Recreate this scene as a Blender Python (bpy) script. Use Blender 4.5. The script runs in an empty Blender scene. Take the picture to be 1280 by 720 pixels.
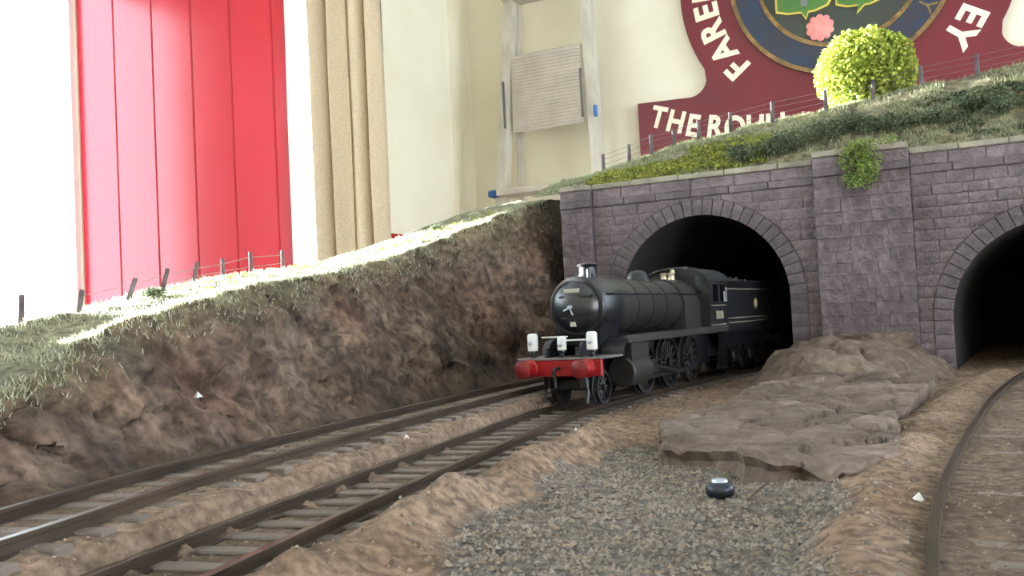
import bpy, bmesh, math, random
from mathutils import Vector, Matrix, noise

# ---------------------------------------------------------------- units
# one Blender unit is 100 mm of the real place; every number below is in mm
S = 0.01
R = math.radians
scn = bpy.context.scene
COL = scn.collection
scn.unit_settings.system = 'METRIC'
scn.unit_settings.scale_length = 0.1
random.seed(7)

# ---------------------------------------------------------------- camera
CAM = Vector((64, -489, 33))
yaw, pitch, roll = R(25), math.atan(40 / 1108), 0.05
d0 = Vector((-math.sin(yaw), math.cos(yaw), 0)); r0 = Vector((math.cos(yaw), math.sin(yaw), 0)); z0 = Vector((0, 0, 1))
rv = r0 * math.cos(roll) - z0 * math.sin(roll)
uv_ = r0 * math.sin(roll) + z0 * math.cos(roll)
fw = d0 * math.cos(pitch) + uv_ * math.sin(pitch)
up = uv_ * math.cos(pitch) - d0 * math.sin(pitch)
cam = bpy.data.cameras.new('camera'); cam.sensor_width = 36; cam.lens = 36 * 1108 / 1280
cam.clip_start = 0.05; cam.clip_end = 500
co = bpy.data.objects.new('camera', cam); COL.objects.link(co)
m = Matrix.Identity(4)
for i in range(3):
    m[i][0] = rv[i]; m[i][1] = up[i]; m[i][2] = -fw[i]; m[i][3] = CAM[i] * S
co.matrix_world = m
scn.camera = co

# ---------------------------------------------------------------- light
scn.view_settings.view_transform = 'Standard'; scn.view_settings.look = 'None'
scn.view_settings.gamma = 1; scn.view_settings.use_curve_mapping = False
scn.view_settings.exposure = -0.64
scn.cycles.use_denoising = True
scn.cycles.max_bounces = 7; scn.cycles.diffuse_bounces = 5
wd = bpy.data.worlds.new('sky'); scn.world = wd; wd.use_nodes = True
bg = wd.node_tree.nodes['Background']; bg.inputs[0].default_value = (.76, .90, 1, 1); bg.inputs[1].default_value = 17.0

def light(name, kind, loc, direction, energy, color=(1, 1, 1), **kw):
    l = bpy.data.lights.new(name, kind); l.energy = energy; l.color = color
    for k, v in kw.items(): setattr(l, k, v)
    o = bpy.data.objects.new(name, l); COL.objects.link(o)
    o.location = Vector(loc) * S
    o.rotation_euler = Vector(direction).to_track_quat('-Z', 'Y').to_euler()
    return o
SUN = Vector((-1, .05, math.tan(R(7.5)))).normalized()
light('sun', 'SUN', (-3500, 200, 1200), -SUN, 330.0, (1, .98, .94), angle=R(.6))
# bay windows on the left: w0, w1 of each opening along the window wall u = -2860, sharing sill and head; all but the first unseen, sizes and gaps chosen to steer sun and glare
BAYWIN = [(1350, 1905), (172, 470), (-400, 143), (-2100, -480)]
WZ0, WZ1 = -200, 1500
for k, (a, c) in enumerate(BAYWIN):
    o = light('window_portal', 'AREA', (-2900, (a + c) / 2, (WZ0 + WZ1) / 2), (1, 0, 0), 1, shape='RECTANGLE', size=(WZ1 - WZ0) * S, size_y=(c - a) * S)
    o.data.cycles.is_portal = True

# ---------------------------------------------------------------- helpers
def srgb(r, g, b):
    f = lambda c: (c / 255 / 12.92) if c / 255 <= .04045 else ((c / 255 + .055) / 1.055) ** 2.4
    return (f(r), f(g), f(b), 1)

MATS = {}
def mat(name, c1, c2=None, scale=8., rough=.7, metal=0., bump=0., bscale=None, rand=0., attr=False, spec=.5, detail=5., trans=0., stretch=None, coat=0., stain=None):
    """procedural surface: two tones mixed by noise, fine relief, per-object variation"""
    if name in MATS: return MATS[name]
    mt = bpy.data.materials.new(name); mt.use_nodes = True; nt = mt.node_tree; N = nt.nodes; L = nt.links
    p = N['Principled BSDF']; p.inputs['Roughness'].default_value = rough; p.inputs['Metallic'].default_value = metal
    p.inputs['Specular IOR Level'].default_value = spec
    if coat: p.inputs['Coat Weight'].default_value = coat; p.inputs['Coat Roughness'].default_value = .15
    tc = N.new('ShaderNodeTexCoord'); src = tc.outputs['Object']
    if stretch:
        mp = N.new('ShaderNodeMapping'); mp.inputs['Scale'].default_value = stretch; L.new(src, mp.inputs[0]); src = mp.outputs[0]
    nz = N.new('ShaderNodeTexNoise'); nz.inputs['Scale'].default_value = scale; nz.inputs['Detail'].default_value = detail; nz.inputs['Roughness'].default_value = .62
    L.new(src, nz.inputs['Vector'])
    mx = N.new('ShaderNodeMix'); mx.data_type = 'RGBA'
    mx.inputs[6].default_value = c1; mx.inputs[7].default_value = c2 or c1
    rp = N.new('ShaderNodeMapRange'); rp.inputs[1].default_value = .35; rp.inputs[2].default_value = .65
    L.new(nz.outputs['Fac'], rp.inputs[0]); L.new(rp.outputs[0], mx.inputs[0])
    out = mx.outputs[2]
    if attr:
        at = N.new('ShaderNodeVertexColor'); at.layer_name = 'Col'
        ml = N.new('ShaderNodeMix'); ml.data_type = 'RGBA'; ml.blend_type = 'MULTIPLY'; ml.inputs[0].default_value = 1
        L.new(at.outputs[0], ml.inputs[6]); L.new(out, ml.inputs[7]); out = ml.outputs[2]
    for sc_, lo_, hi_ in (stain or ()):
        ge = N.new('ShaderNodeNewGeometry'); n3 = N.new('ShaderNodeTexNoise'); n3.inputs['Scale'].default_value = sc_; n3.inputs['Detail'].default_value = 4
        L.new(ge.outputs['Position'], n3.inputs['Vector'])
        r3 = N.new('ShaderNodeMapRange'); r3.inputs[1].default_value = .33; r3.inputs[2].default_value = .67; r3.inputs[3].default_value = lo_; r3.inputs[4].default_value = hi_
        L.new(n3.outputs['Fac'], r3.inputs[0])
        m3 = N.new('ShaderNodeMix'); m3.data_type = 'RGBA'; m3.blend_type = 'MULTIPLY'; m3.inputs[0].default_value = 1
        L.new(out, m3.inputs[6]); L.new(r3.outputs[0], m3.inputs[7]); out = m3.outputs[2]
    if rand:
        oi = N.new('ShaderNodeObjectInfo'); hs = N.new('ShaderNodeHueSaturation')
        mr = N.new('ShaderNodeMapRange'); mr.inputs[3].default_value = 1 - rand; mr.inputs[4].default_value = 1 + rand
        L.new(oi.outputs['Random'], mr.inputs[0]); L.new(mr.outputs[0], hs.inputs['Value']); L.new(out, hs.inputs['Color']); out = hs.outputs[0]
    L.new(out, p.inputs['Base Color'])
    if bump:
        n2 = N.new('ShaderNodeTexNoise'); n2.inputs['Scale'].default_value = bscale or scale * 3; n2.inputs['Detail'].default_value = 6
        L.new(src, n2.inputs['Vector'])
        b = N.new('ShaderNodeBump'); b.inputs['Strength'].default_value = bump; b.inputs['Distance'].default_value = .02
        L.new(n2.outputs['Fac'], b.inputs['Height']); L.new(b.outputs[0], p.inputs['Normal'])
    if trans:
        tr = N.new('ShaderNodeBsdfTranslucent'); L.new(out, tr.inputs[0]); ms = N.new('ShaderNodeMixShader'); ms.inputs[0].default_value = trans
        L.new(p.outputs[0], ms.inputs[1]); L.new(tr.outputs[0], ms.inputs[2]); L.new(ms.outputs[0], N['Material Output'].inputs[0])
    MATS[name] = mt
    return mt

def glass_mat():
    mt = bpy.data.materials.new('window_glass'); mt.use_nodes = True; nt = mt.node_tree; N = nt.nodes; L = nt.links
    N.remove(N['Principled BSDF'])
    t = N.new('ShaderNodeBsdfTransparent'); g = N.new('ShaderNodeBsdfGlossy'); g.inputs['Roughness'].default_value = .02
    ly = N.new('ShaderNodeLayerWeight'); ly.inputs[0].default_value = .25
    mx = N.new('ShaderNodeMixShader'); ms = N.new('ShaderNodeMath'); ms.operation = 'MULTIPLY'; ms.inputs[1].default_value = .25
    L.new(ly.outputs['Fresnel'], ms.inputs[0]); L.new(ms.outputs[0], mx.inputs[0])
    L.new(t.outputs[0], mx.inputs[1]); L.new(g.outputs[0], mx.inputs[2]); L.new(mx.outputs[0], N['Material Output'].inputs[0])
    return mt

class MB:
    def __init__(s): s.v = []; s.f = []; s.c = []
    def add(s, vs, fs, col=None):
        b = len(s.v); s.v += [tuple(x) for x in vs]; s.f += [tuple(b + i for i in f) for f in fs]
        if col is not None: s.c += [col] * len(vs)
    def box(s, x0, x1, y0, y1, z0, z1):
        s.add([(x0, y0, z0), (x1, y0, z0), (x1, y1, z0), (x0, y1, z0), (x0, y0, z1), (x1, y0, z1), (x1, y1, z1), (x0, y1, z1)],
              [(3, 2, 1, 0), (4, 5, 6, 7), (0, 1, 5, 4), (1, 2, 6, 5), (2, 3, 7, 6), (3, 0, 4, 7)]); return s
    def bbox(s, x0, x1, y0, y1, z0, z1, c=.5):
        """box with chamfered edges"""
        bm = bmesh.new(); bmesh.ops.create_cube(bm, size=1)
        for v in bm.verts:
            v.co = Vector(((x0 + x1) / 2 + v.co.x * (x1 - x0), (y0 + y1) / 2 + v.co.y * (y1 - y0), (z0 + z1) / 2 + v.co.z * (z1 - z0)))
        bmesh.ops.bevel(bm, geom=bm.edges[:], offset=c, segments=1, affect='EDGES', profile=.5)
        s.bm(bm); return s
    def bm(s, bm):
        bm.verts.index_update(); s.add([v.co[:] for v in bm.verts], [[v.index for v in f.verts] for f in bm.faces]); bm.free()
    def cyl(s, p0, p1, r0, r1=None, n=16, caps=True):
        r1 = r0 if r1 is None else r1
        p0 = Vector(p0); p1 = Vector(p1); a = (p1 - p0).normalized(); t = a.orthogonal().normalized(); b = a.cross(t)
        vs = []
        for p, r in ((p0, r0), (p1, r1)):
            for i in range(n):
                q = 2 * math.pi * i / n; vs.append(p + (t * math.cos(q) + b * math.sin(q)) * r)
        fs = [(i, (i + 1) % n, n + (i + 1) % n, n + i) for i in range(n)]
        if caps: fs += [tuple(range(n - 1, -1, -1)), tuple(range(n, 2 * n))]
        s.add(vs, fs); return s
    def lathe(s, prof, org, axis='z', n=20):
        """prof: (radius, height) pairs"""
        org = Vector(org); A = {'z': (0, 1, 2), 'x': (1, 2, 0), 'y': (2, 0, 1)}[axis]
        vs = []
        for r, h in prof:
            for i in range(n):
                q = 2 * math.pi * i / n; v = [0, 0, 0]; v[A[0]] = r * math.cos(q); v[A[1]] = r * math.sin(q); v[A[2]] = h
                vs.append(org + Vector(v))
        fs = []
        for k in range(len(prof) - 1):
            for i in range(n): fs.append((k * n + i, k * n + (i + 1) % n, (k + 1) * n + (i + 1) % n, (k + 1) * n + i))
        if prof[0][0] > 1e-4: fs.append(tuple(range(n - 1, -1, -1)))
        if prof[-1][0] > 1e-4: fs.append(tuple(range((len(prof) - 1) * n, len(prof) * n)))
        s.add(vs, fs); return s
    def tube(s, pts, r, n=8):
        for a, b in zip(pts[:-1], pts[1:]): s.cyl(a, b, r, n=n)
        return s
    def prism(s, poly, a0, a1, axis='y', inset=0.):
        """polygon in the two other axes, extruded along axis; inset chamfers the a0 side"""
        n = len(poly); cx = sum(p[0] for p in poly) / n; cy = sum(p[1] for p in poly) / n
        def put(p, a):
            return {'y': (p[0], a, p[1]), 'z': (p[0], p[1], a), 'x': (a, p[0], p[1])}[axis]
        front = poly
        if inset:
            front = []
            for (x, y) in poly:
                dx, dy = cx - x, cy - y; l = math.hypot(dx, dy) or 1; k = min(inset * 1.4, l * .4) / l
                front.append((x + dx * k, y + dy * k))
        vs = [put(p, a0) for p in front] + [put(p, a1) for p in poly]
        fs = [tuple(range(n)), tuple(range(2 * n - 1, n - 1, -1))] + [(i, n + i, n + (i + 1) % n, (i + 1) % n) for i in range(n)]
        if inset:
            ai = a0 + (1 if a1 > a0 else -1) * inset
            vs = [put(p, a0) for p in front] + [put(p, ai) for p in poly] + [put(p, a1) for p in poly]
            fs = [tuple(range(n)), tuple(range(3 * n - 1, 2 * n - 1, -1))]
            for k in (0, n): fs += [(k + i, k + n + i, k + n + (i + 1) % n, k + (i + 1) % n) for i in range(n)]
        s.add(vs, fs); return s
    def mesh(s, name, mt, smooth=False, fix=True):
        me = bpy.data.meshes.new(name); me.from_pydata([(x * S, y * S, z * S) for x, y, z in s.v], [], s.f)
        if s.c and len(s.c) == len(s.v):
            ca = me.color_attributes.new('Col', 'FLOAT_COLOR', 'POINT')
            ca.data.foreach_set('color', [k for c in s.c for k in (c[0], c[1], c[2], 1)])
        if fix:
            bm = bmesh.new(); bm.from_mesh(me); bmesh.ops.recalc_face_normals(bm, faces=bm.faces[:]); bm.to_mesh(me); bm.free()
        me.materials.append(mt)
        if smooth is True: me.shade_smooth()
        elif smooth: me.shade_smooth(); me.set_sharp_from_angle(angle=R(smooth))
        return me
    def build(s, name, mt, parent=None, smooth=False, fix=True, loc=None):
        o = bpy.data.objects.new(name, s.mesh(name, mt, smooth, fix)); COL.objects.link(o)
        if parent: o.parent = parent
        if loc: o.location = Vector(loc) * S
        return o

def tag(o, label=None, cat=None, group=None, kind=None):
    if label: o['label'] = label
    if cat: o['category'] = cat
    if group: o['group'] = group
    if kind: o['kind'] = kind
    return o
def thing(name, label, cat, loc=(0, 0, 0), rz=0, group=None):
    o = bpy.data.objects.new(name, None); COL.objects.link(o); o.empty_display_size = .1
    o.location = Vector(loc) * S; o.rotation_euler = (0, 0, rz); return tag(o, label, cat, group)
def inst(name, me, parent, loc=(0, 0, 0), rot=(0, 0, 0), scale=(1, 1, 1)):
    o = bpy.data.objects.new(name, me); COL.objects.link(o); o.parent = parent
    o.location = Vector(loc) * S; o.rotation_euler = rot; o.scale = scale; return o
def nz(x, y, z=0., sc=1.): return noise.noise(Vector((x * sc, y * sc, z * sc)))
def fbm(x, y, z=0., sc=1., o=4):
    a = 0; k = 1
    for i in range(o): a += k * noise.noise(Vector((x * sc * 2 ** i, y * sc * 2 ** i, z * sc * 2 ** i + i * 7.3))); k *= .5
    return a
def sm(a, b, x):
    t = max(0, min(1, (x - a) / (b - a))); return t * t * (3 - 2 * t)
def lerp(P, x):
    if x <= P[0][0]: return P[0][1]
    for (a, va), (b, vb) in zip(P[:-1], P[1:]):
        if x <= b: return va + (vb - va) * (x - a) / (b - a)
    return P[-1][1]
def spline(pts, step=2.):
    """Catmull-Rom through plan points, resampled evenly; returns [(u, w, heading)]"""
    P = [Vector(p) for p in pts]; P = [P[0] * 2 - P[1]] + P + [P[-1] * 2 - P[-2]]
    fine = []
    for i in range(1, len(P) - 2):
        for k in range(40):
            t = k / 40; a, b, c, d = P[i - 1:i + 3]
            fine.append(.5 * ((2 * b) + (c - a) * t + (2 * a - 5 * b + 4 * c - d) * t * t + (3 * b - a - 3 * c + d) * t ** 3))
    fine.append(P[-2]); out = [fine[0]]; acc = 0
    for a, b in zip(fine[:-1], fine[1:]):
        acc += (b - a).length
        if acc >= step: out.append(b.copy()); acc = 0
    res = []
    for i, p in enumerate(out):
        d = (out[min(i + 1, len(out) - 1)] - out[max(i - 1, 0)]).normalized(); res.append((p, d))
    return res

# ---------------------------------------------------------------- materials
M_cream = mat('cream_paint', srgb(237, 229, 206), srgb(229, 220, 194), .3, .6, bump=.05, bscale=6)
M_white = mat('white_paint', srgb(236, 236, 232), None, 1, .5)
M_carpet = mat('carpet', srgb(78, 80, 86), srgb(66, 68, 74), 3, .9)
M_red = mat('red_gloss_paint', srgb(164, 20, 40), srgb(150, 16, 34), .5, .24, bump=.05, bscale=2.5, stretch=(1, 1, .15), rand=.05)
M_ply = mat('plywood', srgb(150, 120, 84), srgb(128, 98, 66), 1.5, .7, stretch=(1, 8, 8))
M_steel = mat('dark_steel', (.05, .05, .055, 1), None, 2, .4, .8)

# ================================================================ THE ROOM
FL, CE = -900, 1750
UL, UR, WB, WF = -1515, 2300, 2598, -2300
BAYU, BAYW0, BAYW1 = -2860, -2200, 1910
def struct(name, b, mt, parent=None, smooth=False):
    o = b.build(name, mt, parent, smooth)
    if not parent: o['kind'] = 'structure'
    return o
struct('floor', MB().box(BAYU - 60, UR + 60, WF - 60, WB + 60, FL - 40, FL), M_carpet)
struct('ceiling', MB().box(BAYU - 60, UR + 60, WF - 60, WB + 60, CE, CE + 40), M_white)
struct('wall_back', MB().box(UL - 60, UR + 60, WB, WB + 60, FL, CE), M_cream)
RW = (700, 2300, 0, 1500)  # opening for an unseen window added to brighten the left wall
b = MB()
b.box(UR, UR + 60, WF, RW[0], FL, CE); b.box(UR, UR + 60, RW[1], WB, FL, CE)
b.box(UR, UR + 60, RW[0], RW[1], FL, RW[2]); b.box(UR, UR + 60, RW[0], RW[1], RW[3], CE)
struct('wall_right', b, mat('slate_paint', srgb(104, 108, 116), srgb(98, 102, 110), .5, .7))  # unseen wall darkened to cut warm sun bounce onto the rock
struct('wall_left', MB().box(UL - 60, UL, BAYW1 + 20, WB, FL, CE), M_cream)
struct('wall_left_near', MB().box(UL - 60, UL, WF, BAYW0, FL, CE), M_cream)
struct('wall_bay_near', MB().box(BAYU - 60, UL - 60, BAYW0 - 60, BAYW0, FL, CE), M_cream)
struct('wall_bay_far', MB().box(BAYU - 60, UL, BAYW1 + 20, BAYW1 + 80, FL, CE), M_cream)
b = MB()
prev = BAYW1 + 20
for a, c in BAYWIN:
    b.box(BAYU - 60, BAYU, c, prev, FL, CE); b.box(BAYU - 60, BAYU, a, c, FL, WZ0); b.box(BAYU - 60, BAYU, a, c, WZ1, CE); prev = a
b.box(BAYU - 60, BAYU, BAYW0, prev, FL, CE)
struct('wall_bay_window', b, M_cream)  # its unseen piers are added to block and shape the sun
b = MB().box(UL - 60, UR + 60, WF - 60, WF, FL, CE)
struct('wall_front', b, M_cream)
# the slightly proud strip of wall in the far left corner
struct('trim_2', MB().box(UL, UL + 12, WB - 150, WB - 1, FL, CE), M_cream)
# red dado on the short left wall
struct('trim_1', MB().box(UL, UL + 14, BAYW1 + 20, WB - 160, FL, 326).box(UL, UL + 24, BAYW1 + 20, WB - 160, 316, 334), M_red)

def window(name, plane, a0, a1, z0, z1, axis, bars):
    fr = MB(); g = MB()
    def bx(t, A, B, Z0, Z1, T0, T1):
        t.box(T0, T1, A, B, Z0, Z1) if axis == 'u' else t.box(A, B, T0, T1, Z0, Z1)
    for A, B, Z0, Z1 in ((a0, a0 + 40, z0, z1), (a1 - 25, a1, z0, z1), (a0 + 40, a1 - 25, z0, z0 + 45), (a0 + 40, a1 - 25, z1 - 45, z1)): bx(fr, A, B, Z0, Z1, plane - 50, plane - 5)
    o = struct(name, fr, M_white)
    for k in range(1, bars):
        c = a0 + (a1 - a0) * k / bars; t = MB(); bx(t, c - 18, c + 18, z0 + 45, z1 - 45, plane - 48, plane - 12); t.build('mullion', M_white, o)
    G = glass_mat()
    for k in range(bars):
        lo = a0 + (a1 - a0) * k / bars + (40 if k == 0 else 18); hi = a0 + (a1 - a0) * (k + 1) / bars - (25 if k == bars - 1 else 18)
        t = MB(); bx(t, lo, hi, z0 + 45, z1 - 45, plane - 32, plane - 28); t.build('pane', G, o)
    t = MB(); bx(t, a0 - 30, a1 + (0 if axis == 'u' else 30), z0 - 25, z0 - .5, plane - 60, plane + 4); t.build('window_sill', M_white, o)
    return o
for k, (a, c) in enumerate(BAYWIN): window('window_%d' % (k + 1), BAYU, a, c, WZ0, WZ1, 'u', 2 if c - a > 600 else 1)
window('window_5', UR + 58, RW[0], RW[1], RW[2], RW[3], 'u', 2)
o = light('window_portal_right', 'AREA', (UR + 100, (RW[0] + RW[1]) / 2, (RW[2] + RW[3]) / 2), (-1, 0, 0), 1, shape='RECTANGLE', size=(RW[3] - RW[2]) * S, size_y=(RW[1] - RW[0]) * S)
o.data.cycles.is_portal = True

# red boarding on the far side of the bay
pan = thing('boarded_panel', 'glossy red painted panel of wide vertical boards beside the bright window', 'panel', (0, BAYW1, FL))
edges = [-2859, -2661, -2465, -2275, -2095, -1912, -1730, -1585]
for a, c in zip(edges[:-1], edges[1:]):
    t = MB(); w = c - a; t.prism([(-w / 2 + 1, 0), (w / 2 - 1, 0), (w / 2 - 1, CE - FL - 2), (-w / 2 + 1, CE - FL - 2)], -18, 0, 'y')
    t = MB(); x0, x1 = -w / 2 + .6, w / 2 - .6
    t.prism([(x0, 0), (x0, -14), (x0 + 3, -18), (x1 - 5, -18), (x1, -15), (x1, 0)], 1, CE - FL - 1, 'z')
    t.build('board', M_red, pan, loc=((a + c) / 2, 18, 0))

# curtain hanging at the mouth of the bay
M_curt = mat('curtain_linen', srgb(206, 188, 158), srgb(192, 172, 142), 14, .9, bump=.25, bscale=60, trans=.12)
M_lining = mat('curtain_lining', srgb(248, 244, 232), None, 3, .9, trans=.3)
cu = thing('curtain', 'beige linen curtain in deep folds with sunlit white lining', 'curtain', (-1560, 1800, FL + 20))
def sheet(path, z0, z1, nzs=24, sway=0):
    t = MB(); n = len(path)
    for k in range(nzs + 1):
        z = z0 + (z1 - z0) * k / nzs
        for i, (x, y) in enumerate(path):
            t.v.append((x + sway * (1 - k / nzs) + 3 * nz(i * .2, k * .25), y + 5 * nz(i * .3, k * .2, 3), z))
    for k in range(nzs):
        for i in range(n - 1): t.f.append((k * n + i, k * n + i + 1, (k + 1) * n + i + 1, (k + 1) * n + i))
    return t
H = CE - FL - 60
path = []
for i in range(61):
    s = i / 60; x = -118 + 262 * s
    y = 34 * math.sin(s * math.pi * 2 * 3.9 + .3) * (.75 + .3 * math.sin(s * 9)) + 14 * math.sin(s * 31)
    path.append((x + 12 * math.sin(s * 2 * math.pi * 3.9 + 1.6), y + 34 * sm(.86, 1, s)))
o = sheet(path, 0, H).build('fabric', M_curt, cu, True, fix=False)
sol = o.modifiers.new('thick', 'SOLIDIFY'); sol.thickness = 2 * S
path = [(-112 - 165 * i / 20, 6 + 88 * i / 20 + 6 * math.sin(i * .8)) for i in range(21)]
o = sheet(path, 8, H, sway=-10).build('lining', M_lining, cu, True, fix=False)
sol = o.modifiers.new('thick', 'SOLIDIFY'); sol.thickness = 1.5 * S
rail = thing('curtain_rail', 'thin curtain rail fixed under the ceiling above the bay', 'rail', (-1560, 1800, CE - 30))
MB().tube([(-900, 0, 0), (145, 0, 0)], 12, 10).build('rod', M_white, rail)
for x in (-880, -380, 125): MB().box(x - 6, x + 6, -6, 6, 8, 30).build('bracket', M_white, rail)
for x in range(-100, 140, 40): MB().lathe([(14, -3), (17, -3), (17, 3), (14, 3), (14, -3)], (x, 0, 0), 'x', 14).build('ring', M_steel, rail)

# ---------------------------------------------------------------- stepladder
M_alu = mat('aluminium', srgb(206, 200, 184), srgb(182, 174, 158), 3, .5, .15, stretch=(1, 1, .3))
M_tread = mat('ribbed_tread', srgb(204, 194, 178), srgb(182, 172, 158), 1.2, .6, .1)
M_blue = mat('blue_plastic', srgb(44, 92, 150), None, 3, .5)
LW = 2430
ld = thing('stepladder', 'aluminium stepladder leaning in the corner with its ribbed platform hinged up', 'stepladder', (-1135, LW, FL))
def ladz(z): return z - FL
def stile(pts, wx, wy, name='stile'):
    t = MB()
    for (a, b) in zip(pts[:-1], pts[1:]):
        a = Vector(a); b = Vector(b)
        vs = [(p.x + sx * wx, p.y + sy * wy, p.z) for p in (a, b) for sx, sy in ((-1, -1), (1, -1), (1, 1), (-1, 1))]
        t.add(vs, [(3, 2, 1, 0), (4, 5, 6, 7), (0, 1, 5, 4), (1, 2, 6, 5), (2, 3, 7, 6), (3, 0, 4, 7)])
    return t.build(name, M_alu, ld)
top = ladz(1330)
stile([(-190, -260, 0), (-172, 0, ladz(500)), (-120, 60, top)], 17, 26)
stile([(245, -260, 0), (200, 0, ladz(535)), (162, 60, top)], 17, 26)
stile([(-150, 120, 0), (-142, 100, ladz(500)), (-112, 80, top)], 12, 12, 'rear_leg')
stile([(225, 120, 0), (183, 100, ladz(500)), (150, 80, top)], 12, 12, 'rear_leg')
for zt, y in ((ladz(492), -16), (ladz(230), -110), (ladz(-30), -180), (ladz(-290), -210), (ladz(-550), -225), (ladz(1220), 48)):
    k = zt / top; xl = -182 + (zt / ladz(500)) * 10 if zt < ladz(500) else -150; xr = 225 - 25 * min(1, zt / ladz(535)) - 17 if zt < ladz(535) else 160
    t = MB(); t.bbox(xl, xr, y - 45, y + 45, zt - 12, zt + 12, 3); o = t.build('tread', M_tread, ld)
# hinged platform: a ribbed plate standing nearly upright between the stiles
t = MB(); n = 28; x0, x1 = -128, 152
pz0, pz1 = ladz(716), ladz(1002)
pl = MB().bbox(x0, x1, 0, 10, pz0, pz1, 4).build('platform', M_tread, ld, loc=(0, -44, 0))
pl.rotation_euler = (R(-2), 0, 0)
for k in range(22):
    z = pz0 + 14 + k * (pz1 - pz0 - 28) / 21
    MB().box(x0 + 8, x1 - 8, -3.2, 0, z - 3, z + 3).build('rib', M_tread, pl)
for x in (x0 - 9, x1 + 9): MB().box(x - 2.5, x + 2.5, -36, -24, pz0 + 10, pz0 + 180).build('hinge_arm', mat('hinge_grey', srgb(96, 92, 88), None, 3, .5, .2), ld)
MB().bbox(-212, -176, -48, 18, ladz(480), ladz(505), 4).build('tread_cap', M_blue, ld)
MB().bbox(204, 216, -40, -24, ladz(720), ladz(760), 3).build('tape_mark', M_blue, ld)

# ---------------------------------------------------------------- headboard sign
M_maroon = mat('maroon_enamel', srgb(106, 14, 28), srgb(94, 11, 24), .4, .4)
M_letter = mat('cream_lettering', srgb(244, 232, 204), None, 2, .5)
M_gold = mat('old_gilt', srgb(150, 118, 66), srgb(96, 74, 46), 4, .5, .3)
M_ringblue = mat('worn_blue_enamel', srgb(26, 46, 70), srgb(46, 42, 50), 1.6, .5)
M_dkgreen = mat('dark_green_enamel', srgb(46, 58, 48), srgb(54, 52, 46), 1.2, .5)
M_shield = mat('green_shield_enamel', srgb(76, 116, 46), srgb(58, 98, 40), 1, .45)
M_yellow = mat('yellow_edge', srgb(206, 186, 80), None, 2, .5)
M_rose = mat('pink_rose_paint', srgb(232, 150, 140), srgb(222, 128, 122), 3, .6)
sg = thing('headboard_sign', 'large maroon railway headboard sign with cream lettering and round crest on the wall', 'sign', (-125, WB - 2, 1131))
poly = [(-700, -600), (-700, -347), (-512, -353)]
for k in range(0, 9): q = R(-90 + 10 * k); poly.append((-512 + 62 * math.cos(q), -291 + 62 * math.sin(q)))
arc = [(525 * math.cos(R(q)), 525 * math.sin(R(q))) for q in range(210, -31, -4)]
poly += arc
poly += [(-x, y) for x, y in reversed(poly[2:12])] + [(700, -347), (700, -600)]
MB().prism(poly, -22, 0, 'y', .0).build('board', M_maroon, sg)
def ring(r0, r1, y0, y1, mt, name, n=96, parent=sg):
    t = MB(); t.lathe([(r0, y1), (r0, y0), (r1, y0), (r1, y1)], (0, 0, 0), 'y', n); return t.build(name, mt, parent, 40)
ring(0.01, 262, -30, -22, M_dkgreen, 'roundel')
ring(258, 346, -34, -22, M_ringblue, 'crest_ring')
ring(338, 352, -37, -22, M_gold, 'gilt_rim'); ring(250, 264, -37, -22, M_gold, 'gilt_rim')
def shield(cx, cz, w, h, tip):
    P = [(-w, h), (w, h), (w, -h * .55), (w * .8, -h * .85), (w * .35, -h * .98), (w * .12, -h * .98), (tip * w, -h * 1.22), (-w * .12, -h * .96), (-w * .6, -h * .93), (-w, -h * .8)]
    s_ = MB().prism([(x * 1.05, z * 1.04) for x, z in P], -36, -30, 'y').build('shield_edge', M_yellow, sg, loc=(cx, 0, cz))
    MB().prism([(x * .97, z * .97) for x, z in P], -40, -36, 'y').build('shield_field', M_shield, s_)
    MB().prism([(-14, h * .9), (14, h * .9), (10, -h * .8), (-10, -h * .8)], -43, -40, 'y').build('shield_band', mat('grey_enamel', srgb(110, 116, 112), None, 2, .5), s_)
shield(-112, -42, 88, 92, 0.02); shield(62, -52, 74, 92, -.2)
ro = MB().lathe([(.01, -41), (20, -41), (27, -38), (34, -36), (37, -30)], (0, 0, 0), 'y', 24).build('rose', M_rose, sg, 40, loc=(-68, 0, -191))
for k in range(10):
    q = k * math.pi / 5 + .3; MB().lathe([(.01, -35), (8, -35), (12, -32), (12, -30)], (33 * math.cos(q), 0, 33 * math.sin(q)), 'y', 12).build('petal', M_rose, ro, 40)
def letter(ch, x, z, rot, size, mt, y=-22, parent=sg, bold=.034):
    cu_ = bpy.data.curves.new('letter', 'FONT'); cu_.body = ch; cu_.size = size * S; cu_.align_x = 'CENTER'; cu_.align_y = 'CENTER'
    cu_.extrude = .8 * S; cu_.offset = bold * size * S
    to = bpy.data.objects.new('letter_tmp', cu_); COL.objects.link(to)
    dg = bpy.context.evaluated_depsgraph_get(); me = bpy.data.meshes.new_from_object(to.evaluated_get(dg))
    bpy.data.objects.remove(to); bpy.data.curves.remove(cu_)
    me.materials.clear(); me.materials.append(mt); me.name = 'letter'
    me.transform(Matrix.Rotation(R(90), 4, 'X'))
    o = bpy.data.objects.new('letter', me); COL.objects.link(o); o.parent = parent
    o.location = Vector((x, y - .9, z)) * S; o.rotation_euler = (0, -rot, 0)
    return o
for ch, q in (('F', 219.2), ('A', 208.6), ('R', 198.2), ('E', 188.6), ('H', 178.6), ('E', -31.6), ('Y', -40.2)):
    letter(ch, 437 * math.cos(R(q)), 437 * math.sin(R(q)), R(q - 90), 112, M_letter)
for ch, x, z, r in (('T', -628, -410, -19), ('H', -566, -434, -18), ('E', -508, -456, -16), ('R', -432, -470, -10), ('O', -364, -482, -7), ('U', -296, -488, -4), ('N', -228, -491, -1)):
    letter(ch, x, z, R(r), 104, M_letter).scale.x = .84
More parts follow.
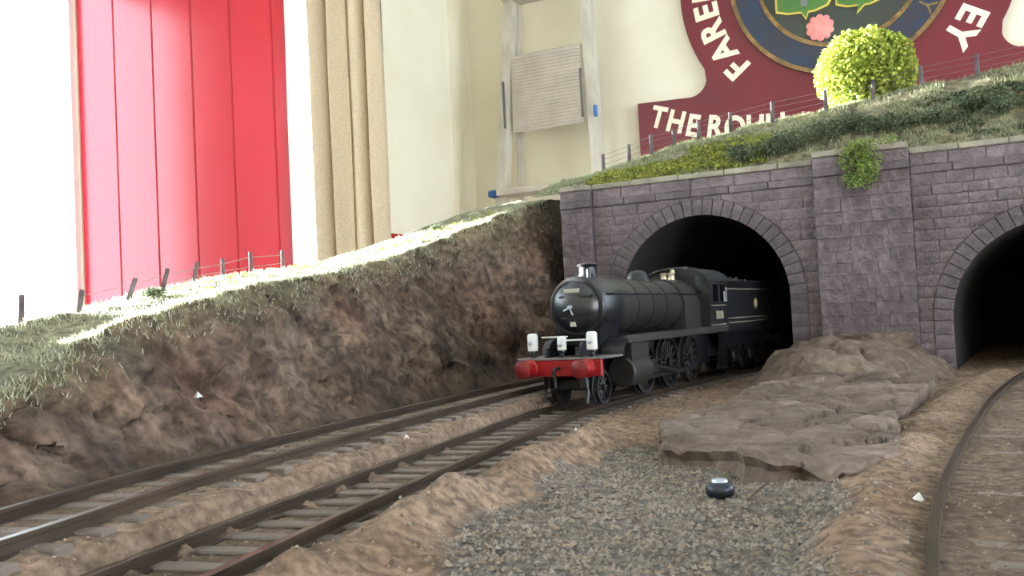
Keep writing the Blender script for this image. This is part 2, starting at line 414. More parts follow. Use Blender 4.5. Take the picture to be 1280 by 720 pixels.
letter('Y', 305 * math.cos(R(-35.5)), 305 * math.sin(R(-35.5)), R(-35.5 - 90), 74, M_gold, -34, bold=0)

# ================================================================ THE LAYOUT
# baseboard on trestles
bb = thing('baseboard', 'plywood baseboard carrying the model railway', 'table', (0, 0, -60))
MB().box(-420, 420, -550, 330, 0, 18).build('board', M_ply, bb)
MB().box(-420, 420, -550, -532, -70, 0).build('front_rail', M_ply, bb); MB().box(-420, 420, 312, 330, -70, 0).build('back_rail', M_ply, bb)
for x in (-395, 395):
    for y in (-510, 295): MB().box(x - 22, x + 22, y - 17, y + 17, FL + 60, 0).build('leg', M_ply, bb)

# ---- track centre lines
NEAR = spline([(-17, -545), (-26, -470), (-37, -398), (-45, -335), (-51.5, -265), (-55, -228), (-57.5, -188), (-53, -122), (-43, -49), (-31, 19), (-14, 93), (18, 190), (60, 280)])
FAR = spline([(-54, -545), (-57, -470), (-60.5, -430), (-65.5, -400), (-76, -350), (-83, -275), (-88, -200), (-90, -135), (-86, -50), (-74, 20), (-52, 110), (-15, 200), (20, 260)])
RIGHT = spline([(75, -545), (73, -450), (72, -371), (73, -330), (76, -291), (83.5, -220), (93, -148), (107, -67), (124, 0), (150, 90), (190, 190), (230, 270)])
ZN, ZF, ZR = 0., 6., 0.
GA = 9.1
def dist_line(line, u, w):
    best = 1e9; zz = 0
    for p, d in line[::4]:
        q = (p.x - u) ** 2 + (p.y - w) ** 2
        if q < best: best = q
    return math.sqrt(best)

# ---- ground
M_sand = mat('sandy_ballast', (1, 1, 1, 1), (.72, .70, .68, 1), 26, .95, bump=.6, bscale=60, attr=True, spec=.2, stain=((45, .55, 1.35), (4, .8, 1.15)))
BASE = [(-560, -82), (-440, -87), (-383, -92), (-350, -99), (-299, -111), (-227, -122), (-59, -136), (0, -120), (400, -120)]
def poly_in(P, x, y):
    c = False; j = len(P) - 1
    for i in range(len(P)):
        if (P[i][1] > y) != (P[j][1] > y) and x < (P[j][0] - P[i][0]) * (y - P[i][1]) / (P[j][1] - P[i][1]) + P[i][0]: c = not c
        j = i
    return c
GRAVEL = [(-4, -545), (-6, -371), (-12, -342), (-15, -304), (-14, -262), (-4, -246), (30, -250), (54, -258), (50, -285), (48, -323), (49, -358), (52, -440), (54, -545)]
def gravel_mask(u, w):
    uu = u + 5 * nz(u, w, 1, .07); ww = w + 5 * nz(u, w, 9, .07)
    return poly_in(GRAVEL, uu, ww)
def gz(u, w):
    """ground height"""
    dn, df, dr = dist_line(NEAR, u, w), dist_line(FAR, u, w), dist_line(RIGHT, u, w)
    z = -3.2 + .2 * sm(15, 10, dn) + 1.0 * sm(17, 12, dr) + .7 * sm(15, 10, df)
    z += ZF * sm(31, 19, df) * sm(9.5, 12.8, dn) + ZF * .25 * sm(15, 10, df) * (1 - sm(11, 19, dn))
    # little sand ridge beside the near track
    ru = lerp([(-440, -14), (-389, -18), (-355, -20), (-324, -22), (-286, -24), (-249, -22), (-200, -24)], w)
    rr = math.exp(-((u - ru) / 6.) ** 2) * sm(-235, -262, w)
    z += rr * (5.2 + 3.2 * fbm(u, w, 0, .06))
    # gravel hollow
    g = sm(-22, -6, u) * sm(56, 44, u) * sm(-225, -250, w); z -= 1.2 * g
    # bank beside the right track
    bk = lerp([(-440, 54), (-339, 53), (-293, 54), (-229, 61), (-155, 70), (-51, 88), (100, 140)], w)
    z += math.exp(-((u - bk) / 7.) ** 2) * (3.2 + 1.4 * fbm(u, w, 4, .05)) * sm(20, -40, w)
    trk = min(sm(9, 17, dn), sm(9, 17, df), sm(9, 17, dr))
    z += (fbm(u, w, 2, .045) * 1.3 + .7 * fbm(u, w, 5, .16, 3)) * (.25 + .75 * trk)
    return z
t = MB(); u0, u1, w0, w1, st = -150, 300, -546, 300, 2.0
def frange(a, b, s):
    while a <= b + 1e-6: yield a; a += s
us = list(frange(u0, u1, st * 1.15)); ws = []
w_ = w0
while w_ <= w1: ws.append(w_); w_ += st if w_ < -150 else st * 2
GZ = {}
sandc = [srgb(152, 132, 115), srgb(118, 97, 79), srgb(98, 87, 78), srgb(112, 108, 104)]
def mix3(a, b, k): return tuple(a[i] * (1 - k) + b[i] * k for i in range(3))
for w in ws:
    for u in us:
        z = gz(u, w); t.v.append((u, w, z))
        k = .5 + .5 * fbm(u, w, 11, .03); c = mix3(sandc[0], sandc[1], max(0, min(1, k)))
        dn, df, dr = dist_line(NEAR, u, w), dist_line(FAR, u, w), dist_line(RIGHT, u, w)
        tr_ = 1 - min(sm(8, 16, dn), sm(8, 16, df), sm(8, 16, dr)); c = mix3(c, sandc[2], .55 * tr_)
        if gravel_mask(u, w): c = mix3(sandc[3], sandc[2], .25)
        t.c.append(c)
n = len(us)
for j in range(len(ws) - 1):
    for i in range(n - 1): t.f.append((j * n + i, j * n + i + 1, (j + 1) * n + i + 1, (j + 1) * n + i))
g = t.build('ground', M_sand, None, True, fix=False); g['kind'] = 'structure'
g['label'] = 'sandy ground of the model railway'

# ---- tracks
M_rail = mat('rail_steel', srgb(104, 92, 82), srgb(84, 74, 66), 5, .3, .75)
M_sleeper = mat('weathered_sleeper', srgb(120, 108, 100), srgb(94, 84, 78), 6, .6, rand=.18, bump=.2)
sl_me = MB().bbox(-15, 15, -1.9, 1.9, -2.4, 0, .3).mesh('sleeper', M_sleeper)
def track(line, z, label):
    tr = thing('railway_track', label, 'track', (line[0][0].x, line[0][0].y, z), group='model railway tracks')
    org = Vector((line[0][0].x, line[0][0].y))
    prof = [(-1.3, -3.0), (1.3, -3.0), (1.3, -2.6), (.42, -2.3), (.42, -1.0), (.8, -.8), (.8, -.1), (.65, 0), (-.65, 0), (-.8, -.1), (-.8, -.8), (-.42, -1.0), (-.42, -2.3), (-1.3, -2.6)]
    for sd in (-1, 1):
        t = MB(); k = len(prof)
        for p, d in line:
            rt = Vector((d.y, -d.x)); c = p - org + rt * GA * sd
            for a, h in prof: t.v.append((c.x + rt.x * a, c.y + rt.y * a, h))
        for j in range(len(line) - 1):
            for i in range(k): t.f.append((j * k + i, j * k + (i + 1) % k, (j + 1) * k + (i + 1) % k, (j + 1) * k + i))
        t.f += [tuple(range(k)), tuple(range((len(line) - 1) * k, len(line) * k))]
        t.build('rail', M_rail, tr, 30)
    acc = 0; last = line[0][0]
    for p, d in line:
        acc += (p - last).length; last = p
        if acc >= 9.4:
            acc -= 9.4
            inst('sleeper', sl_me, tr, (p.x - org.x, p.y - org.y, -2.3), (0, 0, math.atan2(-d.x, d.y) + random.uniform(-.03, .03)))
    return tr
track(NEAR, ZN, 'railway track under the black locomotive running to the tunnel')
track(FAR, ZF, 'railway track along the foot of the rock embankment')
track(RIGHT, ZR, 'curved railway track at the right running into the right-hand tunnel')

# ---- tunnel portal wall
M_stone = mat('purple_brown_stone', srgb(120, 108, 112), srgb(88, 78, 82), 7, .85, bump=.7, bscale=40, rand=.09, stain=((2.2, .72, 1.18), (30, .8, 1.2)))
M_joint = mat('stone_joint', srgb(84, 72, 80), srgb(66, 57, 64), 10, .9)
M_cope = mat('mossy_coping_stone', srgb(156, 154, 134), srgb(122, 114, 106), 5, .85, bump=.5, bscale=40, rand=.1, stain=((6, .75, 1.15),))
M_arch = mat('grey_arch_stone', srgb(102, 93, 98), srgb(80, 72, 76), 7, .85, bump=.5, bscale=40, rand=.1, stain=((2.2, .72, 1.18), (30, .8, 1.2)))
M_barrel = mat('sooty_lining', srgb(38, 35, 36), srgb(26, 24, 26), 6, .95)  # near-black tone for the tunnel barrel
pw = thing('tunnel_portal', 'purple-brown stone wall with two arched tunnel mouths and stone parapet', 'tunnel portal', (0, 0, 0))
ARCH = [(-47, 39, 47, 8.5), (123, 22, 47, 8.5)]
def arch_poly(cu_, cz, r, n=28, base=-12):
    return [(cu_ + r, base)] + [(cu_ + r * math.cos(math.pi * i / n), cz + r * math.sin(math.pi * i / n)) for i in range(n + 1)] + [(cu_ - r, base)]
# solid wall behind the facing, cut round the arches
bm = bmesh.new()
def wall_face(y):
    t = MB()
    cols = sorted(set([-127, 232] + [x for c in ARCH for x in [c[0] - c[2] + 2 * c[2] * (1 - math.cos(math.pi * k / 28)) / 2 for k in range(29)]]))
    def low(u):
        for c in ARCH:
            if abs(u - c[0]) <= c[2] + 1e-6: return c[1] + math.sqrt(max(0, c[2] ** 2 - (u - c[0]) ** 2))
        return -12
    return cols, low
cols, low = wall_face(0)
t = MB()
for a, c in zip(cols[:-1], cols[1:]):
    mid = (a + c) / 2; inside = any(abs(mid - q[0]) < q[2] for q in ARCH)
    za, zc = (low(a + 1e-7 if not inside else a), low(c)) if inside else (-12, -12)
    vs = [(a, 0, za), (c, 0, zc), (c, 0, 106), (a, 0, 106), (a, 14, za), (c, 14, zc), (c, 14, 106), (a, 14, 106)]
    t.add(vs, [(0, 1, 2, 3), (7, 6, 5, 4), (0, 4, 5, 1), (3, 2, 6, 7)])
for a in (-127, 232):
    t.add([(a, 0, -12), (a, 14, -12), (a, 14, 106), (a, 0, 106)], [(0, 1, 2, 3)])
t.build('wall_core', M_joint, pw, fix=True)
def clip(P, nx, nz_, d):
    out = []
    for i in range(len(P)):
        a, b_ = P[i], P[(i + 1) % len(P)]; da = a[0] * nx + a[1] * nz_ - d; db = b_[0] * nx + b_[1] * nz_ - d
        if da >= 0: out.append(a)
        if (da >= 0) != (db >= 0): k = da / (da - db); out.append((a[0] + (b_[0] - a[0]) * k, a[1] + (b_[1] - a[1]) * k))
    return out
def area(P): return abs(sum(P[i][0] * P[(i + 1) % len(P)][1] - P[(i + 1) % len(P)][0] * P[i][1] for i in range(len(P)))) / 2
def block(P, y, name='stone_block', mt=M_stone, parent=pw, ins=.22):
    P = [p for i, p in enumerate(P) if math.hypot(p[0] - P[i - 1][0], p[1] - P[i - 1][1]) > .05]
    if len(P) < 3 or area(P) < 3: return
    cx = sum(p[0] for p in P) / len(P); cz = sum(p[1] for p in P) / len(P)
    MB().prism([(x - cx, z - cz) for x, z in P], -y, .5, 'y', ins).build(name, mt, parent, loc=(cx, 0, cz))
rng = random.Random(3)
PIL = [(-127, -108, 3.6), (15, 61, 4.6), (185, 232, 4.6)]
CH = 5.65
nblk = 0
def course(u0, u1, z0, h, yb, arches=True):
    global nblk
    u = u0
    while u < u1 - .1:
        L_ = rng.uniform(9, 17); e = u + L_
        if u1 - e < 6: e = u1
        P = [(u + .09, z0 + .08), (e - .09, z0 + .08), (e - .09, z0 + h - .08), (u + .09, z0 + h - .08)]
        P = [(x + rng.uniform(-.1, .1), z + rng.uniform(-.1, .1)) for x, z in P]
        if arches:
            for c in ARCH:
                ro_ = c[2] + c[3] + .15; mx_, mz_ = (u + e) / 2 - c[0], z0 + h / 2 - c[1]
                if mz_ > 0:
                    l = math.hypot(mx_, mz_); nx, nzz = mx_ / l, mz_ / l
                    P = clip(P, nx, nzz, ro_ + nx * c[0] + nzz * c[1])
                else:
                    sg_ = 1 if mx_ > 0 else -1; P = clip(P, sg_, 0, (ro_ + sg_ * c[0]))
                if len(P) < 3: break
        if len(P) >= 3 and area(P) > 3: block(P, yb + rng.uniform(.55, 1.0)); nblk += 1
        u = e
z = -6.
while z < 95.8:
    h = min(CH * rng.uniform(.92, 1.08), 96 - z)
    if 96 - z - h < 2: h = 96 - z
    course(-108, 15, z, h, 0); course(61, 185, z, h, 0)
    z += h
for (a, c, pr_) in PIL:
    top_ = 99 if a > 0 else 96
    MB().box(a, c, -pr_, 0, -12, top_ + 9).build('pilaster', M_joint, pw)
    z = -6.; k = 0
    while z < top_ - .2:
        h = CH * rng.uniform(1.05, 1.3); h = h if top_ - z - h > 2 else top_ - z
        if c - a > 25: course(a, c, z, h, pr_, False)
        else: course(a, c, z, h, pr_, False)
        z += h
print('stone blocks', nblk)
for (cu_, cz, r, th) in ARCH:
    nv = 29
    for k in range(nv):
        q0 = math.pi * k / nv; q1 = math.pi * (k + 1) / nv; e = .004
        P = [(cu_ + rr * math.cos(q), cz + rr * math.sin(q)) for rr, q in ((r - .3, q0 + e), (r + th, q0 + e), (r + th, q1 - e), (r - .3, q1 - e))]
        block(P, 1.2 + rng.uniform(0, .4), 'voussoir', M_arch)
    z = -6.
    while z < cz - .5:
        h = min(7, cz - z)
        for sd in (-1, 1):
            x0, x1 = cu_ + sd * (r - .3), cu_ + sd * (r + th); x0, x1 = min(x0, x1), max(x0, x1)
            block([(x0, z + .1), (x1, z + .1), (x1, z + h - .1), (x0, z + h - .1)], 1.1 + rng.uniform(0, .3), 'jamb_stone', M_arch)
        z += h
    # barrel of the tunnel
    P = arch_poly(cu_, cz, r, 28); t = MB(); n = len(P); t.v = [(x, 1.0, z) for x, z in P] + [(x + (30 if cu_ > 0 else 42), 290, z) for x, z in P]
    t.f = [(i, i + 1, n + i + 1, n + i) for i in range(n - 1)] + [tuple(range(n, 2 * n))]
    t.build('tunnel_lining', M_barrel, pw, 40)
def band(u0, u1, z0, z1, y, lo, hi, name, mt, jit=.25, back=14):
    u = u0
    while u < u1 - .1:
        e = u + rng.uniform(lo, hi); e = u1 if u1 - e < lo * .6 else e
        t = MB(); t.bbox(-(e - u) / 2 + .15, (e - u) / 2 - .15, -y - rng.uniform(0, jit), back, 0, z1 - z0 + rng.uniform(-.15, .2), .35)
        t.build(name, mt, pw, loc=((u + e) / 2, 0, z0)); u = e
# parapet, string course and coping
for (a, c, yo, dz) in ((-127, -108, 3.6, 0), (-108, 15, 0, 0), (15, 61, 4.6, 3), (61, 185, 0, 0), (185, 232, 4.6, 3)):
    band(a, c, 96 + dz, 100 + dz, yo + 2.0, 15, 24, 'string_course_stone', M_arch, back=0)
    band(a, c, 100 + dz, 106.2 + dz, yo + .8, 15, 24, 'parapet_stone', M_stone)
    band(a - (0 if a == -127 else 0), c, 106.2 + dz, 109.2 + dz, yo + 2.2, 20, 32, 'coping_stone', M_cope, back=15)

# ---- embankment (left) and hill (above the tunnels)
M_earth = mat('rock_and_earth', (1, 1, 1, 1), (.55, .52, .50, 1), 9, .95, bump=1., bscale=26, attr=True, spec=.15, stain=((28, .55, 1.4), (5, .7, 1.25)))
LIP = [(-440, 8), (-400, 14), (-354, 24), (-332, 33), (-306, 40), (-263, 47), (-208, 53.5), (-139, 64), (-68, 80), (-20, 94), (10, 104), (60, 112), (300, 112)]
RID = [(-440, 42), (-345, 40), (-318, 38), (-282, 43), (-204, 57), (-114, 67), (-47, 82), (0, 96), (42, 108), (90, 118), (300, 120)]  # unseen near end raised to keep the sun off the foreground
def base_u(w): return lerp(BASE, w)
def ez(t_, w):
    """height of the embankment at offset t_ away from its foot"""
    lip = lerp(LIP, w); rid = lerp(RID, w); wl = 24 + 10 * sm(-400, -100, w)
    if t_ <= wl:
        k = t_ / wl; k2 = sm(0, 1, k); return 3 + (lip - 3) * (.55 * k ** .75 + .45 * k2)
    if t_ <= 75:
        k = (t_ - wl) / (75 - wl); dip = 5 * math.sin(math.pi * k) * sm(-240, -320, w)
        return lip + (rid - lip) * k ** .8 - dip
    if t_ <= 95: return rid - 1.5 * ((t_ - 75) / 20)
    return (rid - 1.5) * (1 - sm(95, 260, t_) * .92)
t = MB(); ws = list(frange(-546, 20, 1.6)) + list(frange(26, 300, 6)); ts = list(frange(-6, 46, 1.3)) + list(frange(48, 100, 3)) + list(frange(106, 270, 9)); n = len(ts)
EARTH = [srgb(112, 96, 82), srgb(84, 73, 66), srgb(100, 78, 66), srgb(108, 102, 78), srgb(136, 134, 112), srgb(150, 152, 120)]
def emb_pt(t_, w, detail=True):
    bu = base_u(w); z = ez(max(t_, 0), w) if t_ >= 0 else 2.5 + t_
    u = bu - t_
    if detail:
        wl = 24 + 10 * sm(-400, -100, w); face = sm(-3, 4, t_) * sm(wl + 8, wl - 4, t_)
        r_ = fbm(u, w, z, .045, 5); cr = abs(nz(u * 1.0, w * .8, z * 1.6, .06)); st_ = nz(w * .25, z, 3, .12)
        vd, vp = noise.voronoi(Vector((u * .05 + .3 * r_, w * .036 + .3 * r_, z * .062))); ck = sm(0, .16, vd[1] - vd[0])
        v2, vq = noise.voronoi(Vector((u * .12, w * .1 + .3 * r_, z * .15))); c2 = sm(0, .2, v2[1] - v2[0])
        u += face * (4.2 * r_ + 5.0 * noise.noise(vp[0] * 5.3) + 2.0 * noise.noise(vq[0] * 4.1) - 2.6 * (1 - ck) - .9 * (1 - c2) + 1.0 * st_); z += face * 2.0 * fbm(w, u, 6, .07, 3)
        z += (1 - face) * sm(0, 8, t_) * (1.3 * fbm(u, w, 3, .06) + .5 * nz(u, w, 8, .3))
        # keep clear of the far track, and behind the portal's left pilaster
        if w > -14: u = min(u, -109 - 0.0) if w < 14 else u
    return u, w, z
for w in ws:
    for t_ in ts:
        u, w2, z = emb_pt(t_, w); t.v.append((u, w2, z))
        wl = 24 + 10 * sm(-400, -100, w); a = fbm(u, w, z, .05); b2 = fbm(u, w, z + 40, .02)
        vd, vp = noise.voronoi(Vector((u * .05, w * .036, z * .062))); hv = noise.noise(vp[0] * 7.7)
        c = mix3(EARTH[0], EARTH[1], max(0, min(1, .5 + .9 * a + .5 * hv))); c = mix3(c, EARTH[2], max(0, min(.8, .9 * b2)))
        k = sm(wl - 14, wl + 3, t_ + 4 * a); c = mix3(c, EARTH[3], .6 * k); k = sm(wl - 2, wl + 5, t_ + 3 * a); c = mix3(c, EARTH[4], k * .9)
        t.c.append(c)
for j in range(len(ws) - 1):
    for i in range(n - 1): t.f.append((j * n + i, (j + 1) * n + i, (j + 1) * n + i + 1, j * n + i + 1))
em = t.build('embankment', M_earth, None, 60, fix=False)
tag(em, 'brown rocky cutting side with grassy top along the far track', 'embankment')

CRE = [(-170, 122), (-122, 128), (-98, 133), (-76, 138), (-31, 144), (3, 147.5), (43, 151), (69, 154.5), (99, 156), (120, 158), (240, 166)]
def hz(u, w):
    c = lerp(CRE, u); w = max(w, 10)
    if w <= 65: k = (w - 10) / 55; return 107.5 + (c - 107.5) * (.35 * k + .65 * k ** .75)
    if w <= 120: return c + 1.0 * (w - 65) / 55
    return (c + 1) * (1 - .3 * sm(120, 320, w))
t = MB(); us = list(frange(-152, 240, 3.2)); ws = list(frange(10, 130, 3.0)) + list(frange(140, 320, 12)); n = len(us)
def hill_pt(u, w):
    return hz(u, w) + sm(10, 24, w) * (1.6 * fbm(u, w, 21, .05) + .5 * nz(u, w, 2, .3))
for w in ws:
    for u in us:
        t.v.append((u, w, hill_pt(u, w))); a = fbm(u, w, 5, .05)
        t.c.append(mix3(EARTH[3], EARTH[4], max(0, min(1, .5 + a))))
for j in range(len(ws) - 1):
    for i in range(n - 1): t.f.append((j * n + i, j * n + i + 1, (j + 1) * n + i + 1, (j + 1) * n + i))
hl = t.build('hill', M_earth, None, 60, fix=False)
tag(hl, 'grassy hillside rising above the stone tunnel parapet', 'hill')

# ---- fibres, flock and foliage
M_fibre = mat('grass_fibre', (1, 1, 1, 1), None, 5, .8, attr=True, spec=.25, trans=.25)
M_flock = mat('flock_foliage', (1, 1, 1, 1), (.7, .72, .68, 1), 12, .9, attr=True, spec=.15, trans=.15)
rg = random.Random(11)
def blade(t, p, h, lean, wd_, col):
    q = rg.uniform(0, 6.283); dx, dy = math.cos(q) * wd_, math.sin(q) * wd_
    t.add([(p[0] - dx, p[1] - dy, p[2] - .4), (p[0] + dx, p[1] + dy, p[2] - .4), (p[0] + lean[0], p[1] + lean[1], p[2] + h)], [(0, 1, 2)], col)
GR = [srgb(172, 172, 146), srgb(144, 148, 116), srgb(196, 196, 178), srgb(118, 124, 94)]
GH = [srgb(162, 166, 136), srgb(134, 142, 106), srgb(182, 186, 160), srgb(106, 116, 82)]
t = MB()
for k in range(41000):
    w = rg.uniform(-540, 40); wl = 24 + 10 * sm(-400, -100, w); t_ = wl + rg.gauss(6, 9) if rg.random() < .5 else rg.uniform(wl - 4, 96)
    if t_ < wl - 9: continue
    if fbm(w, t_, 30, .04) < -.28: continue
    p = emb_pt(t_, w)
    if p[0] > -111 and p[1] > -8: continue
    blade(t, p, rg.uniform(.7, 2.1), (rg.uniform(-1.4, 1.4), rg.uniform(-1.4, 1.4)), .22, mix3(GR[rg.randrange(4)], GR[rg.randrange(4)], rg.random()))
o = t.build('static_grass', M_fibre, None, fix=False); tag(o, 'short pale grass fibres along the top of the rocky cutting', 'grass', kind='stuff')
t = MB()
for k in range(36000):
    u = rg.uniform(-150, 190); w = 11 + abs(rg.gauss(0, 32)) if rg.random() < .5 else rg.uniform(30, 85)
    if w > 110: continue
    if fbm(u, w, 31, .05) < -.35: continue
    p = (u, w, hill_pt(u, w)); blade(t, p, rg.uniform(.8, 2.4), (rg.uniform(-1.3, 1.3), rg.uniform(-1.6, .8)), .22, mix3(GH[rg.randrange(4)], GH[rg.randrange(4)], rg.random()))
o = t.build('static_grass', M_fibre, None, fix=False); tag(o, 'short pale grass fibres on the hillside above the tunnels', 'grass', kind='stuff')

def flake(t, c, r, col):
    a = Vector((rg.gauss(0, 1), rg.gauss(0, 1), rg.gauss(0, 1))).normalized(); b_ = a.orthogonal().normalized(); d = a.cross(b_)
    c = Vector(c); t.add([c + b_ * r, c + d * r * .8, c - b_ * r, c - d * r * .8 + a * r * .3], [(0, 1, 2, 3)], col)
def clump(t, c, rad, nf, cols, size=.9, shell=.55):
    for k in range(nf):
        v = Vector((rg.gauss(0, 1), rg.gauss(0, 1), rg.gauss(0, 1))).normalized() * (shell + (1 - shell) * rg.random())
        flake(t, (c[0] + v.x * rad[0], c[1] + v.y * rad[1], c[2] + v.z * rad[2]), size * rg.uniform(.6, 1.3), mix3(cols[rg.randrange(len(cols))], cols[rg.randrange(len(cols))], rg.random()))
YG = [srgb(160, 162, 78), srgb(134, 144, 66), srgb(178, 174, 96), srgb(110, 122, 60)]
DG = [srgb(106, 116, 90), srgb(86, 98, 74), srgb(128, 136, 110), srgb(66, 78, 58)]
# yellow-green flock spread over the left half of the slope, dark bushes further right
t = MB()
for k in range(520):
    u = rg.uniform(-118, -12); w = rg.uniform(14, 46) * (1 if u > -60 else .75); z = hill_pt(u, w)
    clump(t, (u, w, z + .6), (3.2, 2.6, 1.9), 26, YG, .75)
o = t.build('flock_groundcover', M_flock, None, fix=False); tag(o, 'yellow-green flock undergrowth on the slope above the left tunnel', 'undergrowth', kind='stuff')
t = MB()
for k in range(420):
    u = rg.uniform(66, 175); w = rg.uniform(15, 52); z = hill_pt(u, w)
    if nz(u, w, 50, .05) < -.15: continue
    clump(t, (u, w, z + .6), (3.2, 2.6, 2.0), 26, DG, .75)
o = t.build('flock_groundcover', M_flock, None, fix=False); tag(o, 'dark green flock undergrowth on the slope above the right tunnel', 'undergrowth', kind='stuff')
t = MB()
for k in range(90):
    w = rg.uniform(-250, 10); t_ = rg.uniform(46, 68); p = emb_pt(t_, w); clump(t, (p[0], p[1], p[2] + .4), (2.6, 2.6, 1.3), 22, YG, .7)
o = t.build('flock_groundcover', M_flock, None, fix=False); tag(o, 'green flock patches along the top of the rocky cutting', 'undergrowth', kind='stuff')
def bush(u, w, r, label, cols=DG, nf=1300, cat='bush', z=None, sq=.75):
    z = hill_pt(u, w) if z is None else z
    t = MB()
    for k in range(9):
        q = rg.uniform(0, 6.28); clump(t, (r * .45 * math.cos(q), r * .35 * math.sin(q), r * sq * .6 + rg.uniform(-.2, .3) * r), (r * .66, r * .6, r * sq * .6), nf // 9, cols, .62)
    b_ = thing('bush', label, cat, (u, w, z), group='bushes on the railway banks')
    t.build('foliage', M_flock, b_, fix=False); MB().cyl((0, 0, -3), (0, 0, r * .6), .5, .3, 6).build('stem', M_joint, b_); return b_
bush(-24, 19, 9, 'dark green bush above the left tunnel, leftmost of the hillside bushes')
bush(-10, 20, 11, 'big dark green bush spilling over the coping left of the central pilaster')
bush(3, 22, 12, 'biggest dark grey-green bush, just left of the central pilaster corner')
bush(18, 27, 12, 'dark green bush behind the left end of the central pilaster top')
bush(32, 31, 11, 'grey-green bush behind the hanging creeper')
bush(46, 27, 10, 'green bush in front of the round tree, right of the creeper')
bush(59, 25, 9, 'dark green bush at the right end of the central pilaster top')
bush(76, 26, 9, 'low dark bush above the left edge of the right tunnel')
bush(92, 34, 9, 'low dark bush above the right tunnel, halfway up the slope')
bush(106, 27, 9, 'dark bush above the right tunnel near the edge of the picture')
p = emb_pt(62, -262); bush(p[0], p[1], 4.2, 'small grey-green bush on the left cutting top beside the fence', z=p[2], nf=220)
p = emb_pt(70, -28); bush(p[0], p[1], 4.0, 'tiny dark bush on the skyline near the stepladder foot', z=p[2], nf=200)
p = emb_pt(50, -352); bush(p[0], p[1], 4.0, 'wispy pale bush at the left end of the cutting', GR, z=p[2], nf=160)

# ivy hanging on the pilaster
iv = thing('hanging_creeper', 'bright green creeper hanging down over the central stone pilaster', 'creeper', (38, -7, 110))
t = MB()
IV = [srgb(128, 146, 76), srgb(104, 124, 60), srgb(148, 162, 96)]
for k in range(34):
    q = k / 33; clump(t, (rg.gauss(0, 4.6 * (1 - .3 * q)), -2.2 + rg.gauss(0, 1.0) + 2 * (1 - q), -q * 21 + 4), (4.6, 2.8, 3.4), 80, IV, .62)
t.build('foliage', M_flock, iv, fix=False)
t = MB()
for k in range(7): a = rg.uniform(-4, 4); t.tube([(a, 6, 1), (a * 1.1, -.5, 1.5), (a * 1.2 - 1, -.2, -9), (a * 1.3 - 2.5, .3, -22 - rg.uniform(0, 6))], .22, 5)
t.build('stems', M_joint, iv)

# round tree
tr = thing('round_tree', 'round clipped tree, brilliantly sunlit on its left side, behind the hilltop fence', 'tree', (40, 88, hz(40, 88) - 1))
M_bark = mat('bark', srgb(84, 70, 56), srgb(62, 52, 44), 8, .9)
MB().cyl((0, 0, -2), (0, 0, 16), 3, 2.2, 10).build('trunk', M_bark, tr)
t = MB(); TG = [srgb(172, 184, 84), srgb(146, 162, 66), srgb(194, 198, 104), srgb(112, 132, 52)]
def tree_r(v): return 1 + .10 * fbm(v.x * 3, v.y * 3, v.z * 3, 1.0, 3)
for k in range(7600):
    v = Vector((rg.gauss(0, 1), rg.gauss(0, 1), rg.gauss(0, 1))).normalized(); r_ = tree_r(v) * (rg.uniform(.86, 1.03))
    zz = 22 + v.z * (24 if v.z > 0 else 22); fl = 1 + .04 * max(0, -v.z)
    flake(t, (v.x * 28.5 * r_ * fl, v.y * 28.5 * r_ * fl, 22 + v.z * 25 * r_), rg.uniform(.9, 1.7), mix3(TG[rg.randrange(4)], TG[rg.randrange(4)], rg.random()))
t.build('foliage', M_flock, tr, fix=False)
bm = bmesh.new(); bmesh.ops.create_icosphere(bm, subdivisions=3, radius=1)
for v in bm.verts: r_ = tree_r(v.co.normalized()) * .85; v.co = Vector((v.co.x * 28.5 * r_, v.co.y * 28.5 * r_, 22 + v.co.z * 25 * r_))
t = MB(); t.bm(bm); t.c = [TG[3][:3]] * len(t.v); t.build('foliage_core', M_flock, tr, True)

# ---- fences
M_post = mat('weathered_post', srgb(96, 88, 92), srgb(70, 62, 66), 10, .9, rand=.15)
M_wire = mat('fence_wire', srgb(130, 118, 118), None, 5, .5, .4)
def fence(label, pts, h, lean=None, post=.95, rails=(.35, .65, .92)):
    f = thing('wire_fence', label, 'fence', pts[0], group='post and wire fences'); o_ = Vector(pts[0]); tops = []
    for k, p in enumerate(pts):
        p = Vector(p) - o_; ln = lean(k) if lean else (0, 0); hh = h * rg.uniform(.9, 1.08)
        q = p + Vector((ln[0], ln[1], hh)); t = MB(); t.cyl(p - Vector((0, 0, 3)), q, post, post * .85, 7); t.build('post', M_post, f); tops.append((p, q))
    for r_ in rails:
        t = MB()
        t.tube([a.lerp(b_, r_ + rg.uniform(-.04, .04)) for a, b_ in tops], .13, 5); t.build('wire', M_wire, f)
    return f
us_ = [-122, -104, -89, -74, -58, -38, -13, 18, 44, 70, 98, 126, 154]
fence('dark post and wire fence along the hilltop above the tunnels', [(u, 64, hz(u, 64)) for u in us_], 12, lambda k: (rg.uniform(-.5, .5), 0), post=1.35)
pp = []
for w in (-330, -306, -283, -261, -242, -222, -203, -184, -160): p = emb_pt(78, w); pp.append((p[0], p[1], p[2] - .5))
fence('leaning post and wire fence on the left cutting top in front of the red boards', pp, 9.5, lambda k: [(.5, 1), (.3, .3), (1.2, 1.5), (3.2, 3), (2.5, 2.6), (1, 2), (0, 0), (0, 0), (0, 0)][k], rails=(.35, .75))

